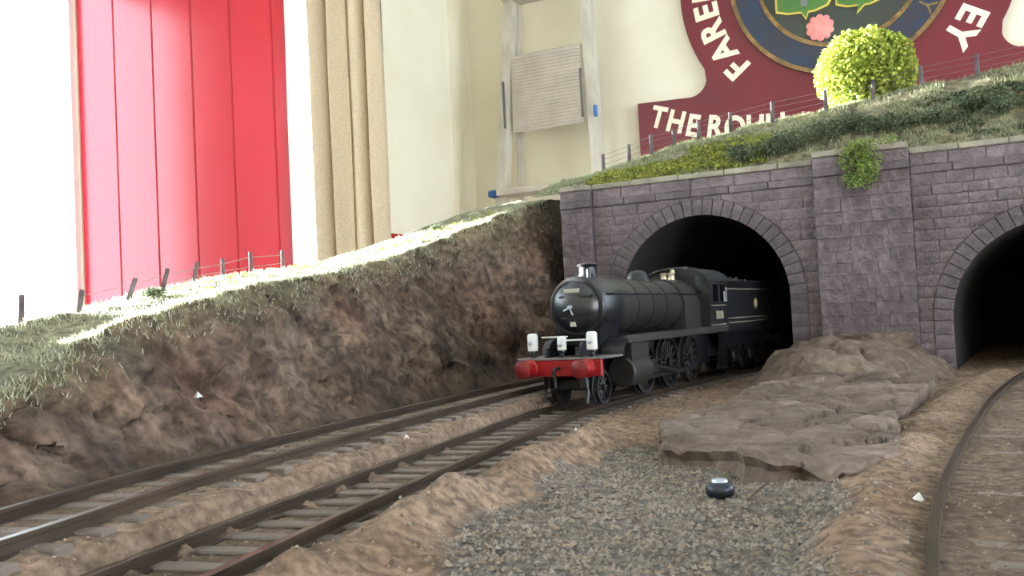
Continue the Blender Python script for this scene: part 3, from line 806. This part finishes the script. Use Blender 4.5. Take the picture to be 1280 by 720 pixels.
# ---- gravel, rock slab, mound, bits
M_grav = mat('grey_gravel', srgb(154, 146, 138), srgb(118, 111, 104), 20, .9, attr=True)
t = MB(); GC = [(.95, .94, .92), (.72, .68, .63), (.5, .46, .41), (.95, .82, .68), (.82, .81, .8)]
def pebble(t, p, r, col):
    a = rg.uniform(0, 6.28); vs = []
    for k in range(5): q = a + k * 1.2566; rr = r * rg.uniform(.7, 1.25); vs.append((p[0] + rr * math.cos(q), p[1] + rr * math.sin(q), p[2] + r * rg.uniform(-.2, .15)))
    vs.append((p[0] + rg.uniform(-.3, .3) * r, p[1] + rg.uniform(-.3, .3) * r, p[2] + r * rg.uniform(.6, 1.2)))
    t.add(vs, [(k, (k + 1) % 5, 5) for k in range(5)], col)
k = 0
while k < 26000:
    u = rg.uniform(-24, 62); w = rg.uniform(-540, -236)
    if not gravel_mask(u, w) and rg.random() > .03: continue
    k += 1; pebble(t, (u, w, gz(u, w)), rg.uniform(.22, .62), GC[rg.randrange(5)])
o = t.build('gravel', M_grav, None, fix=False); tag(o, 'loose grey gravel in the hollow in front of the rock slab', 'gravel', kind='stuff')
t = MB(); SG = [(1.05, .92, .78), (.86, .74, .61), (.58, .5, .42), (.42, .36, .31)]
for k in range(18000):
    u = rg.uniform(-110, 125); w = rg.uniform(-540, -60)
    if gravel_mask(u, w) or u < base_u(w): continue
    pebble(t, (u, w, gz(u, w)), rg.uniform(.18, .46), SG[rg.randrange(4)])
o = t.build('ballast_grains', M_grav, None, fix=False); tag(o, 'coarse sandy grains strewn between and beside the tracks', 'ballast', kind='stuff')

M_slab = mat('plaster_rock', srgb(120, 106, 96), srgb(88, 76, 67), 5, .85, bump=1., bscale=22, spec=.3, stain=((3, .75, 1.2), (30, .75, 1.25)))
def facet(x, y):
    d_, p_ = noise.voronoi(Vector((x * .055 + .25 * nz(x, y, 3, .06), y * .04 + .25 * nz(x, y, 8, .06), 2)))
    return 2.2 * noise.noise(p_[0] * 6.1) - 1.2 * (1 - sm(0, .14, d_[1] - d_[0]))
def rock(name, label, outline, top, foot, cat='rock', step=1.6, rough=1., prof=None):
    """irregular slab: a fan of rings from the broken edge inwards, thick down to its foot"""
    n0 = len(outline); P = []
    for i in range(n0):
        a, b_ = Vector(outline[i]), Vector(outline[(i + 1) % n0]); m_ = max(1, int((b_ - a).length / step))
        for k in range(m_): P.append(a.lerp(b_, k / m_))
    c = sum(P, Vector((0, 0))) / len(P); n = len(P); rings = []
    jag = [1 + .05 * rough * fbm(p.x, p.y, 3, .1, 4) for p in P]
    prof = (prof or [(1.04, 0), (1.0, .25), (.985, .6), (.995, .86), (.98, 1)]) + [(k / 34 * (prof or [(.98,)])[-1][0], 2) for k in range(33, 0, -1)]
    t = MB()
    for s_, h in prof:
        for i, p in enumerate(P):
            q = c + (p - c) * (s_ * jag[i]); und = (0 if h >= 1 else -1.0 * rough * math.sin(math.pi * h) * (1 + nz(i * .15, 2)))
            q = q + (p - c).normalized() * und
            zt = top(q.x, q.y); zf = foot(q.x, q.y); z = zf + (zt - zf) * min(1, h) if h < 1 else zt
            t.v.append((q.x, q.y, z))
    t.v.append((c.x, c.y, top(c.x, c.y))); m_ = len(prof)
    for k in range(m_ - 1):
        for i in range(n): t.f.append((k * n + i, k * n + (i + 1) % n, (k + 1) * n + (i + 1) % n, (k + 1) * n + i))
    for i in range(n): t.f.append(((m_ - 1) * n + i, (m_ - 1) * n + (i + 1) % n, len(t.v) - 1))
    o = t.build(name, M_slab, None, 24, fix=True); return tag(o, label, cat)
slab = [(5, -287), (2, -272), (-3, -262), (-5, -240), (-4, -215), (-2, -190), (4, -150), (10, -110), (30, -84), (60, -86), (66, -110), (62, -150), (58, -190), (55, -225), (57, -255), (57, -283), (49, -306), (42, -300), (34, -299), (30, -293), (22, -288), (14, -284)]
rock('rock_slab', 'broad flat grey-brown rock slab with broken edges between the tracks', slab,
     lambda x, y: 1.8 + 1.5 * fbm(x, y, 2, .03) + .6 * fbm(x, y, 7, .12, 4) + facet(x, y) - 2.2 * math.exp(-((x - 24) ** 2 / 300 + (y + 240) ** 2 / 700)) + 2.5 * sm(-200, -110, y) - 1.3 * (1 - min(1, 14 * abs(nz(x, y * .6, 5, .03)))), lambda x, y: -6.5)
mound = [(-6, -80), (-9, -45), (-4, -16), (14, -10), (40, -8), (66, -12), (72, -30), (68, -60), (58, -88), (34, -100), (10, -100)]
rock('rock_mound', 'higher lumpy rock mound against the foot of the central stone pilaster', mound,
     lambda x, y: 9.5 + 6 * sm(-95, -35, y) - 5 * sm(40, 72, x) + 3.0 * fbm(x, y, 2, .04) + 1.2 * fbm(x, y, 7, .12, 4) + 2 * facet(x, y), lambda x, y: -6, rough=1.8, prof=[(1.16, 0), (1.08, .3), (1.0, .52), (.93, .7), (.84, .85), (.72, .95), (.6, 1)])
rock('rock_ledge', 'small mossy stone ledge at the very foot of the central pilaster', [(22, -22), (24, -8), (56, -8), (58, -22), (40, -26)], lambda x, y: 17.3 + .6 * fbm(x, y, 4, .1), lambda x, y: 9, rough=1.2)
M_cap = mat('dark_metal_cap', (.03, .035, .045, 1), None, 4, .3, .6)
M_silver = mat('pale_metal_top', srgb(196, 204, 216), None, 4, .35, .5)
cp = thing('small_cap', 'small dark round cap with a pale top lying on the gravel', 'cap', (25, -312, gz(25, -312) + .2))
MB().lathe([(2.6, 0), (2.9, .5), (2.9, 1.6), (2.4, 2.4), (1.6, 2.7)], (0, 0, 0), 'z', 18).build('cap_body', M_cap, cp, 40)
MB().lathe([(1.7, 2.6), (1.5, 3.1), (.6, 3.3), (.01, 3.3)], (0, 0, 0), 'z', 14).build('cap_top', M_silver, cp, 40)
tw = MB().tube([(0, 0, 0), (1.2, 3, 1.2), (2.6, 7, 2.1)], .3, 6).build('twig', M_bark, None, loc=(31.5, -318, gz(32, -317) + .4)); tag(tw, 'short dark twig lying on the gravel beside the round cap', 'twig')
M_chip = mat('white_chip', srgb(226, 226, 222), None, 4, .7)
for i, (u, w, s_, lb) in enumerate(((61, -322, 1.1, 'white plaster chip on the sand bank beside the right track'), (-64, -285, .9, 'white plaster chip on the sand between the two left tracks'), (-24, -263, 1.0, 'white plaster chip on the small sand ridge'))):
    t = MB(); pebble(t, (0, 0, 0), s_, None); t.c = []; o = t.build('plaster_chip', M_chip, None, loc=(u, w, gz(u, w) + .3)); tag(o, lb, 'chip', 'white plaster chips')
t = MB(); clump(t, (0, 0, 1), (6, 4, 1.5), 160, IV, .7)
o = t.build('moss_tuft', M_flock, None, fix=False, loc=(24, -383, gz(24, -383))); tag(o, 'bright green moss tuft at the front edge of the gravel', 'moss')
# loose stones along the foot of the cutting
for i, (t_, w, lb) in enumerate(((9, -300, 'pale stone chip caught on the rock face of the cutting'),)):
    p = emb_pt(t_, w); t = MB(); pebble(t, (0, 0, 0), 1.6, None); t.c = []; o = t.build('stone_chip', M_chip, None, loc=(p[0] + .8, p[1] - .8, p[2] + .2)); tag(o, lb, 'stone')

# ================================================================ THE TRAIN
M_blk = mat('satin_black_paint', (.006, .007, .010, 1), (.010, .010, .013, 1), 3, .33, spec=.5)
M_boil = mat('dusty_black_paint', (.014, .0132, .013, 1), (.02, .0185, .017, 1), 3, .46)
M_cabb = mat('lined_black_paint', (.008, .009, .011, 1), None, 3, .42)
M_bufred = mat('buffer_beam_red', srgb(148, 16, 22), srgb(130, 13, 19), 3, .4)
M_lampw = mat('white_lamp_paint', srgb(244, 246, 246), srgb(222, 226, 224), 8, .5)
M_brass = mat('dull_brass', srgb(196, 186, 160), None, 4, .4, .6)
M_wheel = mat('wheel_black', (.014, .014, .016, 1), None, 3, .45)
M_tyre = mat('wheel_tyre', srgb(52, 50, 50), None, 3, .4, .6)
M_line = mat('lining_cream', srgb(128, 122, 110), None, 3, .6)
M_plate = mat('number_plate', srgb(176, 170, 160), srgb(150, 146, 138), 10, .5)
M_coal = mat('coal', (.012, .012, .013, 1), (.03, .03, .03, 1), 8, .5)
def wheel_mesh(r, spokes, w=2.4):
    t = MB(); n = 28
    t.lathe([(r - 1.3, -w / 2), (r + .7, -w / 2), (r + .7, -w / 2 + .6), (r, -w / 2 + .8), (r - .1, w / 2), (r - 1.3, w / 2), (r - 1.3, -w / 2)], (0, 0, 0), 'y', n)
    t.lathe([(r * .2, -w / 2), (r * .2, w / 2 + .4), (.01, w / 2 + .4)], (0, 0, 0), 'y', 12)
    for k in range(spokes):
        q = 2 * math.pi * k / spokes; a = Vector((math.cos(q), 0, math.sin(q))); t.cyl(a * r * .15, a * (r - 1), .6, .45, 6, False)
    return t
WH = {r: wheel_mesh(r, s_).mesh('wheel', M_wheel, 40) for r, s_ in ((6.3, 10), (11.2, 16), (8.0, 12))}
def wheels(par, xs, r):
    for x in xs:
        for sd in (-1, 1):
            o = inst('wheel', WH[r], par, (x, sd * 8.6, r), (0, 0, 0 if sd > 0 else math.pi))
        MB().cyl((x, -8.6, r), (x, 8.6, r), 1.3, n=10).build('axle', M_wheel, par)
# local frame: +x is the front of the engine, +z up from the rail tops
def ang(a, b_): return math.atan2(b_[1] - a[1], b_[0] - a[0])
FRONT = (-57.6, -190); REAR = (-43.5, -50)
lo = thing('steam_locomotive', 'black model steam locomotive with red buffer beam and three white lamps', 'locomotive', (FRONT[0], FRONT[1], 0), ang(REAR, FRONT))
def P(t, name, mt, sm_=False, par=None): return t.build(name, mt, par or lo, sm_)
P(MB().box(-150, -3, -6.6, -5.4, 7, 22).box(-150, -3, 5.4, 6.6, 7, 22).box(-20, -3, -5.4, 5.4, 12, 16).box(-95, -90, -5.4, 5.4, 9, 22).box(-148, -140, -5.4, 5.4, 9, 22), 'frame', M_blk)
P(MB().bbox(-1.8, 0, -17, 17, 11.6, 17.6, .3), 'buffer_beam', M_bufred)
P(MB().bbox(-19, .4, -17.2, 17.2, 17.6, 18.4, .2), 'front_platform', mat('platform_edge', srgb(120, 112, 112), srgb(60, 56, 58), 4, .5))
# swept step up to the running plate, one on each side
for sd in (-1, 1):
    t = MB(); pts = [(-19 - 7 * (1 - math.cos(R(q))), 18 + 6.5 * math.sin(R(q)) ) for q in range(0, 91, 15)]
    for (xa, za), (xb, zb) in zip(pts[:-1], pts[1:]):
        y0, y1 = sorted((sd * 8, sd * 17.4)); t.add([(xa, y0, za), (xa, y1, za), (xb, y1, zb), (xb, y0, zb), (xa - .8, y0, za - .6), (xa - .8, y1, za - .6), (xb - .4, y0, zb - .8), (xb - .4, y1, zb - .8)], [(0, 1, 2, 3), (4, 5, 7, 6), (1, 5, 7, 2), (0, 4, 6, 3)])
    P(t, 'swept_plate', M_blk)
P(MB().bbox(-150, -25, -17.4, 17.4, 24.0, 25.0, .2), 'running_plate', M_blk)
for sd in (-1, 1): P(MB().bbox(-150, -24, sd * 17.1 - .35, sd * 17.1 + .35, 22.2, 25.15, .12), 'valance', mat('valance_dusty', (.04, .038, .036, 1), (.025, .025, .025, 1), 3, .4))
for sd in (-1, 1):
    bf = P(MB().lathe([(3.4, 0), (3.4, .6), (2.6, 1.0), (2.3, 5.5), (2.5, 5.5)], (0, 0, 0), 'x', 18), 'buffer', M_bufred, 40); bf.location = Vector((0, sd * 11.6, 14.6)) * S
    MB().lathe([(1.2, 5), (1.2, 7.2), (3.3, 6.4), (3.4, 6.9), (2.6, 7.4), (.01, 7.6)], (0, 0, 0), 'x', 20).build('buffer_head', mat('buffer_head_steel', srgb(122, 20, 24), srgb(84, 24, 28), 4, .4, .1), bf, 40)
P(MB().tube([(0, 0, 14.5), (3, 0, 14.5), (4.4, 0, 13.6), (4.4, 0, 12.2), (3.2, 0, 11.8)], .7, 8).tube([(3.6, 0, 12.5), (3.4, 0, 8)], .5, 8), 'coupling_hook', M_wheel)
for y in (-12.2, 0, 12.2):
    zl = 18.4; s_ = 1 if y else .86
    la = P(MB().lathe([(1.75 * s_, 2.6), (1.95 * s_, 2.8), (1.95 * s_, 8.2 * s_), (1.7 * s_, 8.8 * s_), (1.1 * s_, 9.1 * s_), (.01, 9.1 * s_)], (0, 0, 0), 'z', 16), 'lamp', M_lampw, 40); la.location = Vector((-3.2, y, zl)) * S
    MB().lathe([(1.5, 0), (1.5, .5), (.9, .9), (.9, 1.6), (1.6, 2.0), (1.6, 2.7)], (0, 0, 0), 'z', 14).build('lamp_base', M_blk, la, 40)
    MB().lathe([(.95, 0), (.95, .5), (.6, .7), (.01, .8)], (1.7 * s_, 0, 5.6 * s_), 'x', 12).build('lens', M_silver, la, 40)
P(MB().tube([(-3.4, -1.5, 24.6), (-3.4, 12, 24.6)], .3, 6), 'lamp_rail', M_lampw)  # white rods standing in for thin bright streaks between the lamps
P(MB().tube([(-8, -11, 25.8), (-8, 0, 25.8)], .28, 6), 'lamp_rail', M_lampw)
# front frame extensions
for sd in (-1, 1):
    t = MB(); t.prism([(-2, 18.3), (-2.4, 20), (-6, 23.5), (-11, 26.2), (-18, 27), (-18, 18.3)], sd * 6.6 - .5, sd * 6.6 + .5, 'y'); P(t, 'frame_extension', M_blk)
# smokebox, boiler, firebox
BZ = 36.6
P(MB().lathe([(11.5, -35), (11.8, -35), (11.8, -17.2), (11.2, -16.4), (10.2, -16.2)], (0, 0, BZ), 'x', 48), 'smokebox', M_blk, 40)
dr = P(MB().lathe([(9.9, -16.3), (9.7, -15.6), (8.6, -14.4), (7.0, -13.4), (5.0, -12.6), (2.5, -12.1), (.01, -12.0)], (0, 0, BZ), 'x', 44), 'smokebox_door', mat('smokebox_black', (.008, .010, .014, 1), None, 3, .3, spec=.7), 50)
MB().box(-14.6, -12.6, -5.2, 8.2, BZ + 3.6, BZ + 4.4).build('hinge_strap', M_blk, dr); MB().box(-14.6, -12.6, -5.2, 8.2, BZ - 4.4, BZ - 3.6).build('hinge_strap', M_blk, dr)
MB().cyl((-13, 0, BZ), (-10.2, 0, BZ), .9, .7, 10).cyl((-10.5, 0, BZ), (-10.5, 1.4, BZ - 3.0), .3, n=6).cyl((-11, 0, BZ), (-11, -2.6, BZ - 1.2), .3, n=6).build('door_handle', M_silver, dr)
MB().lathe([(9.9, -16.2), (10.3, -16.2), (10.3, -15.7), (9.9, -15.7), (9.9, -16.2)], (0, 0, BZ), 'x', 44).build('door_rim', M_blk, dr, 40)
MB().bbox(-14.4, -12.6, -3.2, 3.2, BZ + 5.4, BZ + 7.0, .15).build('number_plate', M_plate, dr)
MB().bbox(-14.4, -12.8, -1.2, 1.2, BZ - 7.4, BZ - 5.4, .15).build('shed_plate', M_plate, dr)
P(MB().prism([(-8, 22), (8, 22), (10, 31), (-10, 31)], -34, -18, 'x'), 'smokebox_saddle', M_blk)
bo = P(MB().lathe([(11.0, -104), (11.2, -35)], (0, 0, BZ), 'x', 48), 'boiler', M_boil, 40)
for x in (-36, -52, -68, -84, -102): MB().lathe([(11.2, x - .45), (11.35, x - .45), (11.35, x + .45), (11.2, x + .45)], (0, 0, BZ), 'x', 48).build('boiler_band', M_boil, bo, 40)
fb = [(-12, 25), (-12, BZ + 1)] + [(-11.6 * math.cos(R(q)), BZ + 1 + 10.9 * math.sin(R(q))) for q in range(15, 166, 15)] + [(12, BZ + 1), (12, 25)]
P(MB().prism(fb, -128, -103, 'x'), 'firebox', M_boil, 35)
for sd in (-1, 1):
    hr = P(MB().tube([(-20, sd * 11.6, BZ + 4.6), (-126, sd * 12.4, BZ + 4.6)], .32, 6), 'handrail', M_blk)
    for x in (-24, -48, -72, -96, -120): MB().cyl((x, sd * 10, BZ + 4.6), (x, sd * 12.4, BZ + 4.6), .4, n=6).build('handrail_knob', M_blk, hr)
P(MB().lathe([(4.6, 10.6), (3.9, 11.6), (3.3, 13), (3.2, 15.4), (3.9, 15.9), (4.1, 16.5), (3.3, 17.0), (2.6, 17.0), (2.6, 14)], (-28, 0, BZ), 'z', 28), 'chimney', M_blk, 40)
P(MB().lathe([(1.0, 10), (.9, 14.2), (.01, 14.4)], (-22, 3.5, BZ), 'z', 10), 'snifting_valve', M_blk, 40)
P(MB().lathe([(6.0, 9.6), (5.1, 10.8), (4.7, 12.4), (4.3, 13.8), (3.0, 14.9), (1.2, 15.3), (.01, 15.4)], (-78, 0, BZ), 'z', 28), 'dome', M_blk, 40)
for x, y in ((-115, 1.8), (-115, -1.8)): P(MB().lathe([(2.0, 10.6), (1.6, 12.2), (1.6, 14.2), (1.9, 14.6), (1.2, 15), (.01, 15)], (x, y, BZ), 'z', 14), 'safety_valve', M_brass, 40)
P(MB().lathe([(.6, 11), (.6, 14.4), (1.1, 14.8), (1.1, 16.6), (.01, 17)], (-122, 0, BZ), 'z', 12), 'whistle', M_brass, 40)
# cab
x0, x1 = -152, -124
for sd in (-1, 1):
    y = sd * 16.4
    prof = [(x0, 23), (x1, 23), (x1, 47.5), (x1 - 5, 47.5), (x1 - 5, 40), (x1 - 12.5, 40), (x1 - 12.5, 47.5), (x1 - 15, 47.5), (x1 - 15, 40), (x0 + 4, 37.5), (x0, 36.5)]
    # side sheet built as panels round the window opening
    t = MB(); t.box(x0, x1, y - .4, y + .4, 23, 37); t.box(x1 - 6, x1, y - .4, y + .4, 37, 47.5); t.box(x1 - 17, x1 - 13.5, y - .4, y + .4, 37, 47.5); t.box(x1 - 13.5, x1 - 6, y - .4, y + .4, 45.4, 47.5)
    cs = P(t, 'cab_side', M_cabb)
    MB().box(x0 + 8, x0 + 19, y + sd * .4 - .15, y + sd * .4 + .15, 28.6, 32.4).build('cab_number', mat('cab_number_print', srgb(150, 146, 124), srgb(84, 82, 74), 9, .6), cs)
    MB().box(x0 + 3, x1 - 2, y + sd * .4 - .12, y + sd * .4 + .12, 35.0, 35.4).build('lining', M_line, cs)
    MB().box(x0 + 3, x1 - 2, y + sd * .4 - .12, y + sd * .4 + .12, 25.6, 26.0).build('lining', M_line, cs)
    P(MB().tube([(x0 + .5, y, 25), (x0 + .5, y, 44)], .4, 6), 'cab_pillar', M_silver)
cf = [(-16.4, 24), (16.4, 24), (16.4, 47.3)] + [(16.4 * math.cos(R(q)), 47.3 + 6.6 * math.sin(R(q))) for q in range(20, 161, 20)] + [(-16.4, 47.3)]
P(MB().prism(cf, x1 - .8, x1, 'x'), 'cab_front', M_cabb)
for sd in (-1, 1): P(MB().prism([(sd * 10.6, 44), (sd * 14.6, 43.0), (sd * 14.6, 48.5), (sd * 10.6, 50)], x1 - .2, x1 + .25, 'x'), 'spectacle_glass', mat('spectacle_glass', (.04, .045, .05, 1), None, 3, .15))
t = MB(); n = 12
pts = [(17.2 * math.cos(R(180 - 180 * k / n)), 47.2 + 7.2 * math.sin(R(180 * k / n))) for k in range(n + 1)]; pts = pts + [(x * .97, z - .8) for x, z in reversed(pts)]
P(t.prism(pts, x0 - 3, x1 + 2, 'x'), 'cab_roof', mat('roof_grey_black', (.014, .017, .019, 1), (.02, .022, .023, 1), 3, .5), 40)
P(MB().bbox(x0 + 6, x1 - 8, -4, 4, 54, 54.9, .2), 'roof_vent', M_blk)
P(MB().box(-136, -126, -12, 12, 25, 40), 'backhead', M_blk)
# cylinders and motion
for sd in (-1, 1):
    P(MB().lathe([(5.2, -44), (5.8, -43.4), (5.8, -25.6), (5.2, -25)], (0, sd * 13.4, 11.2), 'x', 24).box(-43, -26, sd * 13.4 - 4.2, sd * 13.4 + 4.2, 14, 22), 'cylinder', M_boil, 40)
    P(MB().box(-64, -44, sd * 13.4 - .8, sd * 13.4 + .8, 13.2, 14.0).box(-64, -44, sd * 13.4 - .8, sd * 13.4 + .8, 8.6, 9.4), 'slide_bar', M_tyre)
    P(MB().bbox(-60, -54, sd * 13.4 - 1.2, sd * 13.4 + 1.2, 9.2, 13.4, .2), 'crosshead', M_tyre)
    P(MB().tube([(-57, sd * 13.4, 11.3), (-86, sd * 12.6, 7.0)], .9, 8), 'connecting_rod', M_tyre)
    P(MB().bbox(-116, -56, sd * 11.6 - .5, sd * 11.6 + .5, 6.1, 7.9, .15), 'coupling_rod', M_tyre)
    P(MB().box(-146, -142, sd * 15 - 2, sd * 15 + 2, 4, 5).box(-146, -145.4, sd * 15 - 2, sd * 15 + 2, 5, 23).box(-146, -142, sd * 15 - 2, sd * 15 + 2, 11, 11.7), 'cab_steps', M_blk)
    P(MB().tube([(-4, sd * 8, 13), (-5, sd * 8.6, 6), (-3.4, sd * 8.8, 1.6)], .7, 6), 'guard_iron', M_blk)
wheels(lo, (-17,), 6.3); wheels(lo, (-58, -86, -114), 11.2)
P(MB().bbox(-24, -9, -7, 7, 6, 10, .4), 'pony_truck', M_blk)
# tender
T0 = (-42.8, -43); T1 = (-31.5, 45)
te = thing('tender', 'black six-wheeled locomotive tender half inside the left tunnel', 'tender', (T0[0], T0[1], 0), ang(T1, T0))
def Q(t, name, mt, sm_=False, par=None): return t.build(name, mt, par or te, sm_)
Q(MB().box(-92, 0, -7, 7, 10, 22).bbox(-93, 0, -17, 17, 21.2, 23.4, .2), 'frame', M_blk)
tb = [(-16.4, 23.4), (16.4, 23.4), (16.4, 44), (17.6, 47.0), (17.4, 47.6), (15.8, 45), (-15.8, 45), (-17.4, 47.6), (-17.6, 47.0), (-16.4, 44)]
body = Q(MB().prism(tb, -91, -3, 'x'), 'tank', M_cabb)
for sd in (-1, 1):
    for z in (26.0, 43.0, 28.2): MB().box(-86, -6, sd * 16.4 - .14, sd * 16.4 + .14, z, z + .4).build('lining', M_line, body)
    em_ = MB().lathe([(.01, .3), (2.6, .3), (3.0, 0)], (0, 0, 0), 'y', 20).build('emblem', mat('emblem_gilt', srgb(150, 140, 96), srgb(80, 84, 60), 12, .5), body, 40)
    em_.location = Vector((-52, sd * 16.5, 35.5)) * S
    if sd < 0: em_.rotation_euler = (0, 0, math.pi)
    MB().bbox(-1.2, 1.2, .3, .6, -1.6, 1.8, .1).build('emblem_lion', mat('emblem_pale', srgb(190, 184, 150), None, 9, .5), em_)
    Q(MB().prism([(-88, 21), (-4, 21), (-4, 14), (-14, 14), (-20, 8), (-26, 14), (-40, 14), (-46, 8), (-52, 14), (-66, 14), (-72, 8), (-78, 14), (-88, 14)], sd * 12 - .6, sd * 12 + .6, 'y'), 'axle_frame', M_blk)
    for x in (-20, -46, -72): Q(MB().bbox(x - 2.5, x + 2.5, sd * 13.2 - 1, sd * 13.2 + 1, 6, 11, .4), 'axle_box', M_blk)
    Q(MB().tube([(-2.6, sd * 16, 24), (-2.6, sd * 16, 42)], .4, 6), 'handrail', M_silver)
t = MB()
for k in range(150):
    pebble(t, (rg.uniform(-70, -8), rg.uniform(-13, 13), 0), rg.uniform(1.6, 3.2), None)
    for q in range(6): v = t.v[-6 + q]; t.v[-6 + q] = (v[0], v[1], v[2] + 45 + 3.8 * math.cos(v[1] / 9) * sm(-75, -50, v[0]))
t.c = []; Q(t, 'coal', M_coal); MB().box(-72, -6, -14, 14, 44, 46).build('coal_bed', M_coal, te)
Q(MB().tube([(-2, 0, 14), (3.5, 0, 14)], .8, 8), 'drawbar', M_wheel)
wheels(te, (-20, -46, -72), 8.0)
Q(MB().bbox(-94.5, -93, -17, 17, 11.6, 17.6, .3), 'rear_beam', M_blk)
